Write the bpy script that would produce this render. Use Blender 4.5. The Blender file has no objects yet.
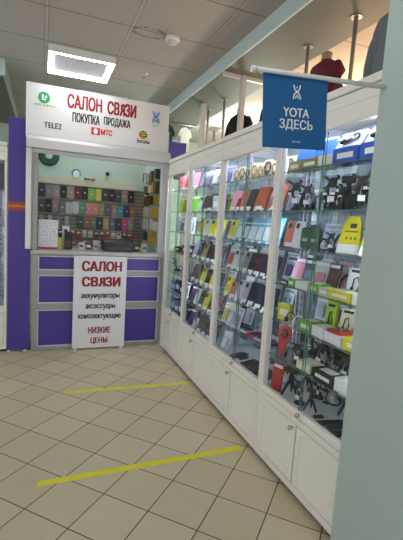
import bpy, bmesh, math, random
from mathutils import Matrix, Vector
random.seed(7)
PI = math.pi
scene = bpy.context.scene
col = scene.collection

# ------------------------------------------------------------------ camera
cam_data = bpy.data.cameras.new('camera')
cam_data.sensor_fit = 'VERTICAL'
cam_data.sensor_height = 36.0
cam_data.lens = 394.5 / 540.0 * 36.0
cam_data.clip_start = 0.02
cam = bpy.data.objects.new('camera', cam_data)
col.objects.link(cam)
r_ = Vector((0.92735199, -0.36872742, 0.06370538))
u_ = Vector((-0.01556998, 0.13207763, 0.99111709))
f_ = Vector((0.3738661, 0.92010629, -0.11674137))
mw = Matrix.Identity(4)
for i in range(3):
    mw[i][0], mw[i][1], mw[i][2] = r_[i], u_[i], -f_[i]
mw[0][3], mw[1][3], mw[2][3] = 0.0, 0.0, 1.45
cam.matrix_world = mw
scene.camera = cam

# ------------------------------------------------------------------ world, exposure
world = bpy.data.worlds.new('world')
scene.world = world
world.use_nodes = True
wb = world.node_tree.nodes['Background']
wb.inputs[0].default_value = (0.93, 0.97, 1.0, 1)
wb.inputs[1].default_value = 1.15
vs = scene.view_settings
vs.view_transform = 'Standard'
vs.look = 'None'
vs.exposure = -0.08
vs.gamma = 1.0
vs.use_curve_mapping = False
scene.cycles.transparent_max_bounces = 48
scene.cycles.max_bounces = 10
TUBE = 24.0        # ceiling fixtures
LED = 42.0         # strips in the cabinets
WARM = 150.0       # added uplights hidden behind the cabinets

# ------------------------------------------------------------------ materials
def lin(c):
    c = c / 255.0
    return c / 12.92 if c <= 0.04045 else ((c + 0.055) / 1.055) ** 2.4
def rgb(h):
    return (lin(int(h[0:2], 16)), lin(int(h[2:4], 16)), lin(int(h[4:6], 16)), 1)
_mats = {}
def mat(h, rough=0.55, metal=0.0, var=0.05, scale=14.0, bump=0.0, coat=0.0):
    key = (h, rough, metal, var, scale, bump, coat)
    if key in _mats:
        return _mats[key]
    m = bpy.data.materials.new('paint_' + h)
    m.use_nodes = True
    nt = m.node_tree
    b = nt.nodes['Principled BSDF']
    b.inputs['Roughness'].default_value = rough
    b.inputs['Metallic'].default_value = metal
    b.inputs['Coat Weight'].default_value = coat
    c = rgb(h)
    tc = nt.nodes.new('ShaderNodeTexCoord')
    nz = nt.nodes.new('ShaderNodeTexNoise')
    nz.inputs['Scale'].default_value = scale
    nz.inputs['Detail'].default_value = 4
    nt.links.new(tc.outputs['Object'], nz.inputs['Vector'])
    mx = nt.nodes.new('ShaderNodeMix')
    mx.data_type = 'RGBA'
    mx.inputs[6].default_value = tuple(max(0, v * (1 - var)) for v in c[:3]) + (1,)
    mx.inputs[7].default_value = tuple(min(1, v * (1 + var)) for v in c[:3]) + (1,)
    nt.links.new(nz.outputs['Fac'], mx.inputs[0])
    nt.links.new(mx.outputs[2], b.inputs['Base Color'])
    if bump:
        bp = nt.nodes.new('ShaderNodeBump')
        bp.inputs['Strength'].default_value = bump
        bp.inputs['Distance'].default_value = 0.004
        nt.links.new(nz.outputs['Fac'], bp.inputs['Height'])
        nt.links.new(bp.outputs['Normal'], b.inputs['Normal'])
    _mats[key] = m
    return m
def emit(h, s, name='lamp_glow'):
    key = ('e', h, s)
    if key in _mats:
        return _mats[key]
    m = bpy.data.materials.new(name)
    m.use_nodes = True
    nt = m.node_tree
    nt.nodes.remove(nt.nodes['Principled BSDF'])
    e = nt.nodes.new('ShaderNodeEmission')
    e.inputs[0].default_value = rgb(h)
    e.inputs[1].default_value = s
    nt.links.new(e.outputs[0], nt.nodes['Material Output'].inputs[0])
    _mats[key] = m
    return m
def glass(h='fafcfc', ior=1.35, name='clear_glass'):
    key = ('g', h, ior)
    if key in _mats:
        return _mats[key]
    m = bpy.data.materials.new(name)
    m.use_nodes = True
    nt = m.node_tree
    nt.nodes.remove(nt.nodes['Principled BSDF'])
    t = nt.nodes.new('ShaderNodeBsdfTransparent')
    t.inputs[0].default_value = rgb(h)
    g = nt.nodes.new('ShaderNodeBsdfGlossy')
    g.inputs['Roughness'].default_value = 0.04
    lw = nt.nodes.new('ShaderNodeLayerWeight')
    pw = nt.nodes.new('ShaderNodeMath'); pw.operation = 'POWER'
    nt.links.new(lw.outputs['Facing'], pw.inputs[0]); pw.inputs[1].default_value = 5.0
    ma = nt.nodes.new('ShaderNodeMath'); ma.operation = 'MULTIPLY_ADD'
    nt.links.new(pw.outputs[0], ma.inputs[0])
    f0 = ((ior - 1) / (ior + 1)) ** 2
    ma.inputs[1].default_value = 0.6; ma.inputs[2].default_value = f0
    mx = nt.nodes.new('ShaderNodeMixShader')
    nt.links.new(ma.outputs[0], mx.inputs[0])
    nt.links.new(t.outputs[0], mx.inputs[1])
    nt.links.new(g.outputs[0], mx.inputs[2])
    nt.links.new(mx.outputs[0], nt.nodes['Material Output'].inputs[0])
    _mats[key] = m
    return m
class NT:
    """small helper for hand written node graphs"""
    def __init__(s, name):
        s.m = bpy.data.materials.new(name)
        s.m.use_nodes = True
        s.nt = s.m.node_tree
        s.b = s.nt.nodes['Principled BSDF']
    def node(s, t, **k):
        n = s.nt.nodes.new(t)
        for a, v in k.items():
            setattr(n, a, v)
        return n
    def link(s, a, b):
        s.nt.links.new(a, b)
    def math(s, op, a, b=None):
        n = s.node('ShaderNodeMath', operation=op)
        for i, v in enumerate((a, b)):
            if v is None:
                continue
            if isinstance(v, (int, float)):
                n.inputs[i].default_value = v
            else:
                s.link(v, n.inputs[i])
        return n.outputs[0]
    def mix(s, f, a, b):
        n = s.node('ShaderNodeMix', data_type='RGBA')
        for i, v in ((0, f), (6, a), (7, b)):
            if isinstance(v, (int, float)):
                n.inputs[i].default_value = v
            elif isinstance(v, tuple):
                n.inputs[i].default_value = v
            else:
                s.link(v, n.inputs[i])
        return n.outputs[2]
def grid_dist(n, coord, origin, pitch):
    """distance in metres to the nearest line of a grid"""
    a = n.math('DIVIDE', n.math('SUBTRACT', coord, origin), pitch)
    fr = n.math('FRACT', n.math('ADD', a, 0.5))
    return n.math('MULTIPLY', n.math('ABSOLUTE', n.math('SUBTRACT', fr, 0.5)), pitch), n.math('FLOOR', a)
def floor_mat():
    n = NT('floor_tiles')
    tc = n.node('ShaderNodeTexCoord')
    sp = n.node('ShaderNodeSeparateXYZ')
    n.link(tc.outputs['Object'], sp.inputs[0])
    x, y = sp.outputs[0], sp.outputs[1]
    u = n.math('MULTIPLY', n.math('ADD', x, y), 0.70711)
    v = n.math('MULTIPLY', n.math('SUBTRACT', x, y), 0.70711)
    du, iu = grid_dist(n, u, 1.608, 0.2705)
    dv, iv = grid_dist(n, v, -1.427, 0.2705)
    d = n.math('MINIMUM', du, dv)
    g = n.math('LESS_THAN', d, 0.0029)
    cb = n.node('ShaderNodeCombineXYZ')
    n.link(iu, cb.inputs[0]); n.link(iv, cb.inputs[1])
    wn = n.node('ShaderNodeTexWhiteNoise')
    n.link(cb.outputs[0], wn.inputs['Vector'])
    nz = n.node('ShaderNodeTexNoise')
    nz.inputs['Scale'].default_value = 9
    nz.inputs['Detail'].default_value = 6
    n.link(tc.outputs['Object'], nz.inputs['Vector'])
    f = n.math('ADD', n.math('MULTIPLY', wn.outputs['Value'], 0.45), n.math('MULTIPLY', nz.outputs['Fac'], 0.55))
    c = n.mix(f, rgb('c2b596'), rgb('d4c8aa'))
    c = n.mix(g, c, rgb('413a2e'))
    n.link(c, n.b.inputs['Base Color'])
    n.b.inputs['Roughness'].default_value = 0.42
    bp = n.node('ShaderNodeBump')
    bp.inputs['Strength'].default_value = 0.3
    bp.inputs['Distance'].default_value = 0.002
    n.link(n.math('SUBTRACT', 1.0, g), bp.inputs['Height'])
    n.link(bp.outputs['Normal'], n.b.inputs['Normal'])
    return n.m
def ceiling_mat():
    n = NT('ceiling_tiles')
    tc = n.node('ShaderNodeTexCoord')
    sp = n.node('ShaderNodeSeparateXYZ')
    n.link(tc.outputs['Object'], sp.inputs[0])
    x, y = sp.outputs[0], sp.outputs[1]
    dx, ix = grid_dist(n, x, 0.0, 0.59)
    dy, iy = grid_dist(n, y, 3.11, 0.59)
    nz = n.node('ShaderNodeTexNoise')
    nz.inputs['Scale'].default_value = 60
    nz.inputs['Detail'].default_value = 5
    n.link(tc.outputs['Object'], nz.inputs['Vector'])
    n2 = n.node('ShaderNodeTexNoise')
    n2.inputs['Scale'].default_value = 2.2
    n2.inputs['Detail'].default_value = 3
    n.link(tc.outputs['Object'], n2.inputs['Vector'])
    c = n.mix(nz.outputs['Fac'], rgb('a6a09b'), rgb('c2bcb6'))
    c = n.mix(n.math('MULTIPLY', n2.outputs['Fac'], 0.35), c, rgb('aeaaa2'))
    # brownish ring shaped water stain on one tile joint
    sx = n.math('SUBTRACT', x, 0.73)
    sy = n.math('SUBTRACT', y, 3.14)
    rr = n.math('SQRT', n.math('ADD', n.math('POWER', sx, 2.0), n.math('MULTIPLY', n.math('POWER', sy, 2.0), 3.0)))
    rr = n.math('ADD', rr, n.math('MULTIPLY', n.math('SUBTRACT', nz.outputs['Fac'], 0.5), 0.12))
    ring = n.math('MULTIPLY', n.math('LESS_THAN', n.math('ABSOLUTE', n.math('SUBTRACT', rr, 0.13)), 0.012), 0.6)
    c = n.mix(ring, c, rgb('5a5148'))
    c = n.mix(n.math('LESS_THAN', dx, 0.011), c, rgb('bfb5ac'))
    edge = n.math('MULTIPLY', n.math('LESS_THAN', n.math('ABSOLUTE', n.math('SUBTRACT', dx, 0.013)), 0.003), 0.45)
    c = n.mix(edge, c, rgb('55524d'))
    c = n.mix(n.math('MULTIPLY', n.math('LESS_THAN', dy, 0.0045), 0.85), c, rgb('4e4b46'))
    n.link(c, n.b.inputs['Base Color'])
    n.b.inputs['Roughness'].default_value = 0.9
    return n.m
def lines_mat(name, base, ink, pitch, axis=2, duty=0.45, head=None):
    """paper with rows of fine grey print"""
    n = NT(name)
    tc = n.node('ShaderNodeTexCoord')
    sp = n.node('ShaderNodeSeparateXYZ')
    n.link(tc.outputs['Object'], sp.inputs[0])
    d, i = grid_dist(n, sp.outputs[axis], 0.0, pitch)
    nz = n.node('ShaderNodeTexNoise')
    nz.inputs['Scale'].default_value = 90
    n.link(tc.outputs['Object'], nz.inputs['Vector'])
    f = n.math('MULTIPLY', n.math('LESS_THAN', d, pitch * duty * 0.5), n.math('GREATER_THAN', nz.outputs['Fac'], 0.5))
    n.link(n.mix(f, rgb(base), rgb(ink)), n.b.inputs['Base Color'])
    n.b.inputs['Roughness'].default_value = 0.5
    return n.m

WHITE = mat('e9e7e2', 0.4, var=0.02)
CAB = mat('ebe7df', 0.42, var=0.025, scale=5)
CABIN = mat('eceef6', 0.35, var=0.02)
ALU = mat('a2a19d', 0.4, 0.3, var=0.06)
ALUW = mat('c9c8c5', 0.4, 0.25, var=0.04)
STEEL = mat('a6a4a0', 0.35, 0.45)
CHROME = mat('cfcfcf', 0.18, 1.0, var=0.02)
PURPLE = mat('4a3690', 0.42, var=0.05, scale=4)
BLACK = mat('161617', 0.45)
DARK = mat('2b2b2e', 0.45)
GLASS = glass()
SHELFG = glass('f6faf9', 1.3, 'shelf_glass')
EDGEG = mat('5d7a72', 0.25, var=0.1)
CLEARP = glass('f4f6f8', 1.22, 'clear_plastic')
MINT = mat('c4d6c8', 0.6, var=0.04, scale=3)
TEAL = mat('acbcb6', 0.6, var=0.04, scale=2.5)
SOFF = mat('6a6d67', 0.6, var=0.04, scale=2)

# ------------------------------------------------------------------ mesh builder
class MB:
    def __init__(s):
        s.bm = bmesh.new()
        s.mats = []
        s.M = Matrix.Identity(4)
    def _mi(s, m):
        if m not in s.mats:
            s.mats.append(m)
        return s.mats.index(m)
    def at(s, loc=(0, 0, 0), rot=(0, 0, 0)):
        from mathutils import Euler
        s.M = Matrix.Translation(loc) @ Euler(rot).to_matrix().to_4x4()
        return s
    def _v(s, p):
        return s.bm.verts.new(s.M @ Vector(p))
    def face(s, vs_, m, smooth=False):
        try:
            f = s.bm.faces.new(vs_)
        except ValueError:
            return
        f.material_index = s._mi(m)
        f.smooth = smooth
    def box(s, x0, x1, y0, y1, z0, z1, m, bev=0.0):
        if bev > 0:
            b = min(bev, (x1 - x0) * .45, (y1 - y0) * .45, (z1 - z0) * .45)
            # chamfered box through three shrunken shells
            import itertools
            ax = [(x0, x1), (y0, y1), (z0, z1)]
            vid = {}
            for sx, sy, sz in itertools.product((0, 1), repeat=3):
                for k in range(3):
                    sg = (sx, sy, sz)
                    p = [ax[i][sg[i]] if i == k else (ax[i][sg[i]] + (b if sg[i] == 0 else -b)) for i in range(3)]
                    vid[(sx, sy, sz, k)] = s._v(p)
            for k in range(3):
                a, c = [i for i in range(3) if i != k]
                for sd in (0, 1):
                    q = []
                    for (p_, q_) in ((0, 0), (1, 0), (1, 1), (0, 1)):
                        sg = [0, 0, 0]; sg[k] = sd; sg[a] = p_; sg[c] = q_
                        q.append(vid[(sg[0], sg[1], sg[2], k)])
                    s.face(q, m)
                # edges along axis k
                for p_, q_ in itertools.product((0, 1), repeat=2):
                    sg0 = [0, 0, 0]; sg1 = [0, 0, 0]
                    sg0[a] = sg1[a] = p_; sg0[c] = sg1[c] = q_; sg1[k] = 1
                    s.face([vid[(*sg0, a)], vid[(*sg1, a)], vid[(*sg1, c)], vid[(*sg0, c)]], m)
            for sg in itertools.product((0, 1), repeat=3):
                s.face([vid[(*sg, 0)], vid[(*sg, 1)], vid[(*sg, 2)]], m)
            return s
        v = [s._v((x, y, z)) for z in (z0, z1) for y in (y0, y1) for x in (x0, x1)]
        for q in ((0, 2, 3, 1), (4, 5, 7, 6), (0, 1, 5, 4), (2, 6, 7, 3), (0, 4, 6, 2), (1, 3, 7, 5)):
            s.face([v[i] for i in q], m)
        return s
    def prism(s, poly, h0, h1, m, plane='yz', side=None):
        """extrude a 2D outline; plane yz -> extruded along x, xz -> y, xy -> z"""
        def P(a, b, h):
            return {'yz': (h, a, b), 'xz': (a, h, b), 'xy': (a, b, h)}[plane]
        A = [s._v(P(a, b, h0)) for a, b in poly]
        B = [s._v(P(a, b, h1)) for a, b in poly]
        s.face(A[::-1], m); s.face(B, m)
        n = len(poly)
        for i in range(n):
            s.face([A[i], A[(i + 1) % n], B[(i + 1) % n], B[i]], side or m)
        return s
    def rrect(s, a0, a1, b0, b1, r, h0, h1, m, plane='yz', seg=4, side=None):
        r = min(r, (a1 - a0) * .49, (b1 - b0) * .49)
        poly = []
        for cx, cy, st in ((a1 - r, b1 - r, 0), (a0 + r, b1 - r, 1), (a0 + r, b0 + r, 2), (a1 - r, b0 + r, 3)):
            for k in range(seg + 1):
                t = (st + k / seg) * PI / 2
                poly.append((cx + r * math.cos(t), cy + r * math.sin(t)))
        return s.prism(poly, h0, h1, m, plane, side)
    def tube(s, pts, r, m, seg=8, closed=False, cap=True):
        pts = [Vector(p) for p in pts]
        n = len(pts)
        rs = r if isinstance(r, (list, tuple)) else [r] * n
        rings = []
        up = Vector((0.13, 0.21, 0.97))
        for i, p in enumerate(pts):
            if closed:
                d = pts[(i + 1) % n] - pts[i - 1]
            else:
                d = pts[min(i + 1, n - 1)] - pts[max(i - 1, 0)]
            d.normalize()
            a = d.cross(up)
            if a.length < 0.05:
                a = d.cross(Vector((1, 0, 0)))
            a.normalize(); b = d.cross(a)
            rings.append([s._v(p + a * (rs[i] * math.cos(2 * PI * k / seg)) + b * (rs[i] * math.sin(2 * PI * k / seg))) for k in range(seg)])
        for i in range(n if closed else n - 1):
            A, B = rings[i], rings[(i + 1) % n]
            for k in range(seg):
                s.face([A[k], A[(k + 1) % seg], B[(k + 1) % seg], B[k]], m, True)
        if cap and not closed:
            s.face(rings[0][::-1], m); s.face(rings[-1], m)
        return s
    def lathe(s, prof, m, seg=16, axis='z', sq=(1, 1)):
        rings = []
        for r, h in prof:
            ring = []
            for k in range(seg):
                c, t = r * math.cos(2 * PI * k / seg) * sq[0], r * math.sin(2 * PI * k / seg) * sq[1]
                ring.append(s._v({'z': (c, t, h), 'x': (h, c, t), 'y': (c, h, t)}[axis]))
            rings.append(ring)
        for A, B in zip(rings, rings[1:]):
            for k in range(seg):
                s.face([A[k], A[(k + 1) % seg], B[(k + 1) % seg], B[k]], m, True)
        s.face(rings[0][::-1], m); s.face(rings[-1], m)
        return s
    def ball(s, c, r, m, seg=12, rings=8):
        cx, cy, cz = c
        rx, ry, rz = r if isinstance(r, tuple) else (r, r, r)
        R = []
        for i in range(rings + 1):
            t = PI * (0.02 + 0.96 * i / rings)
            R.append([s._v((cx + rx * math.sin(t) * math.cos(2 * PI * k / seg), cy + ry * math.sin(t) * math.sin(2 * PI * k / seg), cz - rz * math.cos(t))) for k in range(seg)])
        for A, B in zip(R, R[1:]):
            for k in range(seg):
                s.face([A[k], A[(k + 1) % seg], B[(k + 1) % seg], B[k]], m, True)
        s.face(R[0][::-1], m, True); s.face(R[-1], m, True)
        return s
    def build(s, name, parent=None, loc=(0, 0, 0)):
        bmesh.ops.recalc_face_normals(s.bm, faces=s.bm.faces[:])
        me = bpy.data.meshes.new(name)
        s.bm.to_mesh(me); s.bm.free()
        for m in s.mats:
            me.materials.append(m)
        o = bpy.data.objects.new(name, me)
        col.objects.link(o)
        o.location = loc
        if parent:
            o.parent = parent
        return o
def thing(name, label, cat, loc=(0, 0, 0), rot=(0, 0, 0), group=None):
    o = bpy.data.objects.new(name, None)
    o.empty_display_size = 0.05
    col.objects.link(o)
    o.location = loc; o.rotation_euler = rot
    o['label'] = label; o['category'] = cat
    if group:
        o['group'] = group
    return o
def tag(o, label, cat, group=None):
    o['label'] = label; o['category'] = cat
    if group:
        o['group'] = group
    return o
def struct(mb, name, loc=(0, 0, 0)):
    o = mb.build(name, None, loc)
    o['kind'] = 'structure'
    return o
def glyphs(body):
    cu = bpy.data.curves.new('lettering', 'FONT')
    cu.body = body
    cu.resolution_u = 4
    t = bpy.data.objects.new('lettering', cu)
    col.objects.link(t)
    me = bpy.data.meshes.new_from_object(t.evaluated_get(bpy.context.evaluated_depsgraph_get()))
    bpy.data.objects.remove(t)
    return me
def text(body, a0, a1, b0, b1, h, m, parent, name='lettering', bold=0.02, depth=0.0008, label=None):
    """lettering fitted into the box a0..a1, b0..b1, facing -y"""
    k = body.find('\u042f')            # the letter ya is drawn as a mirrored R
    if k >= 0:
        swapped = body.replace('\u042f', 'R')
        lo = max(v.co.x for v in glyphs(swapped[:k]).vertices)
        hi = max(v.co.x for v in glyphs(swapped[:k + 1]).vertices)
        me = glyphs(swapped)
        vs_ = [v for v in me.vertices if lo + 1e-4 < v.co.x < hi + 1e-4]
        cx = (min(v.co.x for v in vs_) + max(v.co.x for v in vs_)) / 2
        nx = [v.co.x for v in me.vertices if v.co.x > hi + 1e-4]
        dx = ((min(nx) - hi) - (min(v.co.x for v in vs_) - lo)) / 2 if nx else 0
        for v in vs_:
            v.co.x = 2 * cx - v.co.x + dx
    else:
        me = glyphs(body)
    me.name = name
    xs = [v.co.x for v in me.vertices]; ys = [v.co.y for v in me.vertices]
    x0, x1, y0, y1 = min(xs), max(xs), min(ys), max(ys)
    bm = bmesh.new(); bm.from_mesh(me)
    if bold:      # heavier strokes: the same outlines again, shifted sideways
        base = bm.verts[:]
        src = bm.faces[:]
        for sh_, sv_, dz_ in ((-bold, bold * .3, 0.25), (bold, bold * .3, 0.5), (-bold, -bold * .3, 0.75), (bold, -bold * .3, 1.0)):
            d = bmesh.ops.duplicate(bm, geom=src)
            for g in d['geom']:
                if isinstance(g, bmesh.types.BMVert):
                    g.co.x += sh_
                    g.co.y += sv_
                    g.co.z += dz_
        y0 -= bold * .3; y1 += bold * .3
        x0 -= bold; x1 += bold
    ext = bmesh.ops.extrude_face_region(bm, geom=bm.faces[:])
    for g in ext['geom']:
        if isinstance(g, bmesh.types.BMVert):
            g.co.z += 1.0
    for v in bm.verts:
        a = a0 + (v.co.x - x0) / (x1 - x0) * (a1 - a0)
        b = b0 + (v.co.y - y0) / (y1 - y0) * (b1 - b0)
        v.co = Vector((a, h - depth * v.co.z, b))
    bmesh.ops.recalc_face_normals(bm, faces=bm.faces[:])
    bm.to_mesh(me); bm.free()
    me.materials.clear(); me.materials.append(m)
    o = bpy.data.objects.new(name, me)
    col.objects.link(o); o.parent = parent
    if label:
        o['label'] = label
    return o

# ------------------------------------------------------------------ the setting
ZC = 2.86
b = MB(); b.box(-4, 4.2, -3, 7.0, -0.08, 0, floor_mat()); struct(b, 'floor')
b = MB(); b.box(-4, 4.2, -3, 7.0, ZC, ZC + 0.08, ceiling_mat()); struct(b, 'ceiling')
WALLB = mat('bccabf', 0.7, var=0.04, scale=3)
b = MB()
b.box(-4, 1.75, 6.8, 6.95, 0, ZC, WALLB)
b.box(3.6, 4.2, 6.8, 6.95, 0, ZC, WALLB)
b.box(1.75, 3.6, 6.8, 6.95, 0, 0.9, WALLB)
b.box(1.75, 3.6, 6.8, 6.95, 2.68, ZC, WALLB)
struct(b, 'wall_back')
b = MB()
for x in (1.75, 2.36, 2.97, 3.55):
    b.box(x, x + 0.05, 6.84, 6.90, 0.9, 2.68, WHITE)
b.box(1.75, 3.6, 6.84, 6.90, 0.9, 0.95, WHITE); b.box(1.75, 3.6, 6.84, 6.90, 2.63, 2.68, WHITE)
b.box(1.8, 3.55, 6.865, 6.872, 0.95, 2.63, glass('e3f0e0', 1.35, 'daylight_tinted_glass'))  # greenish daylight from outside is put into the glass colour
struct(b, 'window_1')
b = MB(); b.box(1.195, 2.0, -0.6, 1.235, 0, ZC, TEAL); struct(b, 'wall_right')
# lowered bulkheads along both sides of the aisle
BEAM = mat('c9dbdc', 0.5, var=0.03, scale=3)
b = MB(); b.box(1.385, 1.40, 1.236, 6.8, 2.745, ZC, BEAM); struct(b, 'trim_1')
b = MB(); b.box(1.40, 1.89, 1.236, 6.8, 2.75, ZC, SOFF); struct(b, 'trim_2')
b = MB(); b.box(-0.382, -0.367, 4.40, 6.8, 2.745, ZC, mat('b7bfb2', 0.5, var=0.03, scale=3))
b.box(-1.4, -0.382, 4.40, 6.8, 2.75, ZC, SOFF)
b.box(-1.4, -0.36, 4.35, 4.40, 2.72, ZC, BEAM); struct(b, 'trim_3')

# ------------------------------------------------------------------ ceiling lights and fittings
def fixture(x0, y0, label, w=0.55, hide=False):
    t = thing('ceiling_light', label, 'light', (x0, y0, ZC - 0.055), group='square ceiling lights')
    b = MB()
    b.box(0, w, 0, w, 0.02, 0.054, WHITE)
    b.box(0.05, w - 0.05, 0.05, w - 0.05, 0.005, 0.02, mat('a9a9ab', 0.3, 0.3))
    for q in ((-.004, 0, -.004, w + .004), (w, w + .004, -.004, w + .004), (0, w, -.004, 0), (0, w, w, w + .004)):
        b.box(q[0], q[1], q[2], q[3], -0.007, 0.054, WHITE)
    b.build('housing', t)
    for k, (a, c, d, e) in enumerate(((0, w, 0, 0.03), (0, w, w - 0.03, w), (0, 0.03, 0.032, w - 0.032), (w - 0.03, w, 0.032, w - 0.032))):
        b = MB(); b.box(a, c, d, e, -0.008, 0.019, emit('f6faff', TUBE)); b.build('light_tube', t)
    return t
fixture(0.02, 3.74, 'square ceiling light with four bright edges above the shop sign')
fixture(0.35, 4.87, 'square ceiling light behind the shop sign above the kiosk')
fixture(0.02, 0.79, 'square ceiling light near the camera over the aisle')
fixture(-1.75, 1.97, 'square ceiling light over the left of the aisle')
fixture(0.61, -1.57, 'square ceiling light behind the camera')
t = thing('smoke_detector', 'round white smoke detector on the ceiling beside a brown stain', 'detector', (0.90, 3.11, ZC - 0.06))
b = MB(); b.lathe([(0.052, 0.06), (0.056, 0.03), (0.045, 0.022)], WHITE, 20); b.build('base', t)
b = MB(); b.lathe([(0.034, 0.022), (0.034, 0.006), (0.022, 0.0)], mat('cfcfcc', 0.4), 20); b.build('sensor_head', t)
t = thing('sprinkler', 'small metal fire sprinkler on the ceiling near the shop sign', 'sprinkler', (0.89, 3.98, ZC - 0.05))
b = MB(); b.lathe([(0.035, 0.05), (0.035, 0.045), (0.01, 0.04), (0.008, 0.015)], ALUW, 14); b.build('rosette', t)
b = MB(); b.lathe([(0.018, 0.008), (0.018, 0.004), (0.004, 0.0)], STEEL, 12); b.tube([(0.008, 0, 0.02), (0.011, 0, 0.008)], 0.003, STEEL); b.build('deflector', t)

# ------------------------------------------------------------------ floor tape
YT = mat('e6e02a', 0.5, var=0.12, scale=30)
for (x0, y0, x1, y1, lab) in ((-0.01, 2.13, 1.235, 2.145, 'yellow tape strip on the floor nearer the camera, reaching the third cabinet'),
                              (0.18, 3.262, 1.245, 3.225, 'yellow tape strip on the floor farther off, in front of the second cabinet')):
    b = MB(); w = 0.024
    b.prism([(x0, y0 - w), (x1, y1 - w), (x1, y1 + w), (x0 + 0.008, y0 + w)], 0.0004, 0.0016, YT, 'xy')
    tag(b.build('floor_tape'), lab, 'tape', 'yellow floor tapes')

# ------------------------------------------------------------------ glass display cabinets
SHZ = [0.69, 0.905, 1.125, 1.345, 1.557, 1.78]
D = 0.49
def cabinet(loc, rz, W, label, shelves=SHZ, led=True, grp='white glass display cabinets'):
    """local: x into the cabinet, y along its width, front plane x = 0"""
    t = thing('display_cabinet', label, 'cabinet', loc, (0, 0, rz), grp)
    w = W - 0.002
    b = MB()
    b.box(0.03, D, 0.002, w, 0.0, 0.03, DARK)
    b.box(0.004, D, 0.002, w, 0.03, 0.072, CAB)
    b.box(0.020, 0.0285, W / 2 - 0.009, W / 2 + 0.009, 0.074, 0.408, DARK)  # dark strip painted in as the shade of the gap between the doors
    b.build('plinth', t)
    b = MB()
    for y0, y1 in ((0.002, 0.02), (w - 0.018, w)):
        b.box(0.0305, D, y0, y1, 0.072, 0.43, CABIN)
        b.box(0.0305, D, y0, y1, 2.0, 2.077, CABIN)
        b.box(0.0305, 0.042, y0, y1, 0.43, 2.0, CABIN)
        b.box(0.455, D, y0, y1, 0.43, 2.0, CABIN)
    b.build('side_frame', t)
    for y0 in (0.008, w - 0.012):
        b = MB(); b.box(0.0425, 0.4545, y0, y0 + 0.004, 0.431, 1.999, GLASS); b.build('side_glass', t)
        b = MB(); ys = y0 + (0.0045 if y0 < 0.1 else -0.0085)
        b.box(0.225, 0.255, ys, ys + 0.008, 0.463, 1.999, mat('d2d2e2', 0.35, var=0.04))
        for k in range(31):
            b.box(0.237, 0.243, ys - 0.0004, ys + 0.0084, 0.49 + k * 0.048, 0.512 + k * 0.048, DARK)
        b.build('shelf_rail', t)
    b = MB(); b.box(D - 0.012, D, 0.02, w - 0.018, 0.072, 2.09, mat('d4d8e4', 0.15, 0.5, var=0.05, scale=3)); b.build('back_panel', t)
    b = MB(); b.box(0.03, D - 0.013, 0.021, w - 0.019, 0.43, 0.462, CABIN); b.build('bottom_board', t)
    for y0, y1 in ((0.0015, 0.026), (w - 0.0245, w)):
        b = MB(); b.box(0.0, 0.03, y0, y1, 0.072, 1.94, CAB, 0.003); b.build('stile', t)
    b = MB()
    b.box(-0.006, 0.03, 0.0015, w, 1.94, 2.022, CAB, 0.003)
    b.box(-0.002, 0.03, 0.0015, w, 2.024, 2.075, CAB, 0.002)
    b.box(-0.012, D, 0.0015, w, 2.078, 2.115, CAB, 0.003)
    b.build('fascia_panel', t)
    b = MB()
    b.box(-0.004, 0.03, 0.027, w - 0.0255, 0.412, 0.448, CAB, 0.002)
    b.box(0.0, 0.03, 0.027, w - 0.0255, 0.450, 0.488, CAB, 0.002)
    b.build('ledge', t)
    mid = W / 2
    for (y0, y1, ky) in ((0.028, mid - 0.005, mid - 0.03), (mid + 0.005, w - 0.027, mid + 0.03)):
        b = MB(); g = 0.035
        b.box(0.0, 0.018, y0, y1, 0.078, 0.078 + g, CAB, 0.002)
        b.box(0.0, 0.018, y0, y1, 0.406 - g, 0.406, CAB, 0.002)
        b.box(0.0, 0.018, y0, y0 + g, 0.078 + g, 0.406 - g, CAB, 0.002)
        b.box(0.0, 0.018, y1 - g, y1, 0.078 + g, 0.406 - g, CAB, 0.002)
        b.box(0.006, 0.016, y0 + g, y1 - g, 0.078 + g, 0.406 - g, CAB)
        d = b.build('door', t)
        if ky > mid:
            b = MB(); b.lathe([(0.006, 0.0), (0.006, -0.012), (0.013, -0.016), (0.013, -0.024), (0.006, -0.028)], CHROME, 12, 'x')
            b.build('knob', d, (0, ky, 0.382))
    # two sliding panes, one behind the other
    for y0, y1, x0 in ((0.027, mid + 0.004, 0.007), (mid - 0.004, w - 0.0255, 0.017)):
        b = MB(); b.box(x0, x0 + 0.005, y0, y1, 0.489, 1.938, GLASS)
        e = y1 if y0 < 0.06 else y0
        b.box(x0 - 0.0002, x0 + 0.0052, e - 0.0015, e + 0.0015, 0.489, 1.938, EDGEG)
        p = b.build('glass_pane', t)
        if y0 < 0.06:
            b = MB(); b.lathe([(0.013, 0.0), (0.014, -0.014), (0.009, -0.018)], CHROME, 14, 'x'); b.build('lock', p, (0.0, mid - 0.012, 0.470))
    for z in shelves:
        b = MB(); b.box(0.03, D - 0.02, 0.022, w - 0.02, z - 0.006, z, SHELFG)
        b.box(0.0285, 0.03, 0.022, w - 0.02, z - 0.006, z, EDGEG)
        b.build('shelf', t)
    for y in (0.10, W * 0.5, W - 0.10):
        b = MB(); b.box(D - 0.019, D - 0.0125, y - 0.014, y + 0.014, 0.47, 2.07, mat('c9c8dc', 0.35, var=0.04))
        for k in range(32):
            b.box(D - 0.0198, D - 0.019, y - 0.003, y + 0.003, 0.5 + k * 0.048, 0.52 + k * 0.048, DARK)
        b.build('shelf_rail', t)
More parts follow.
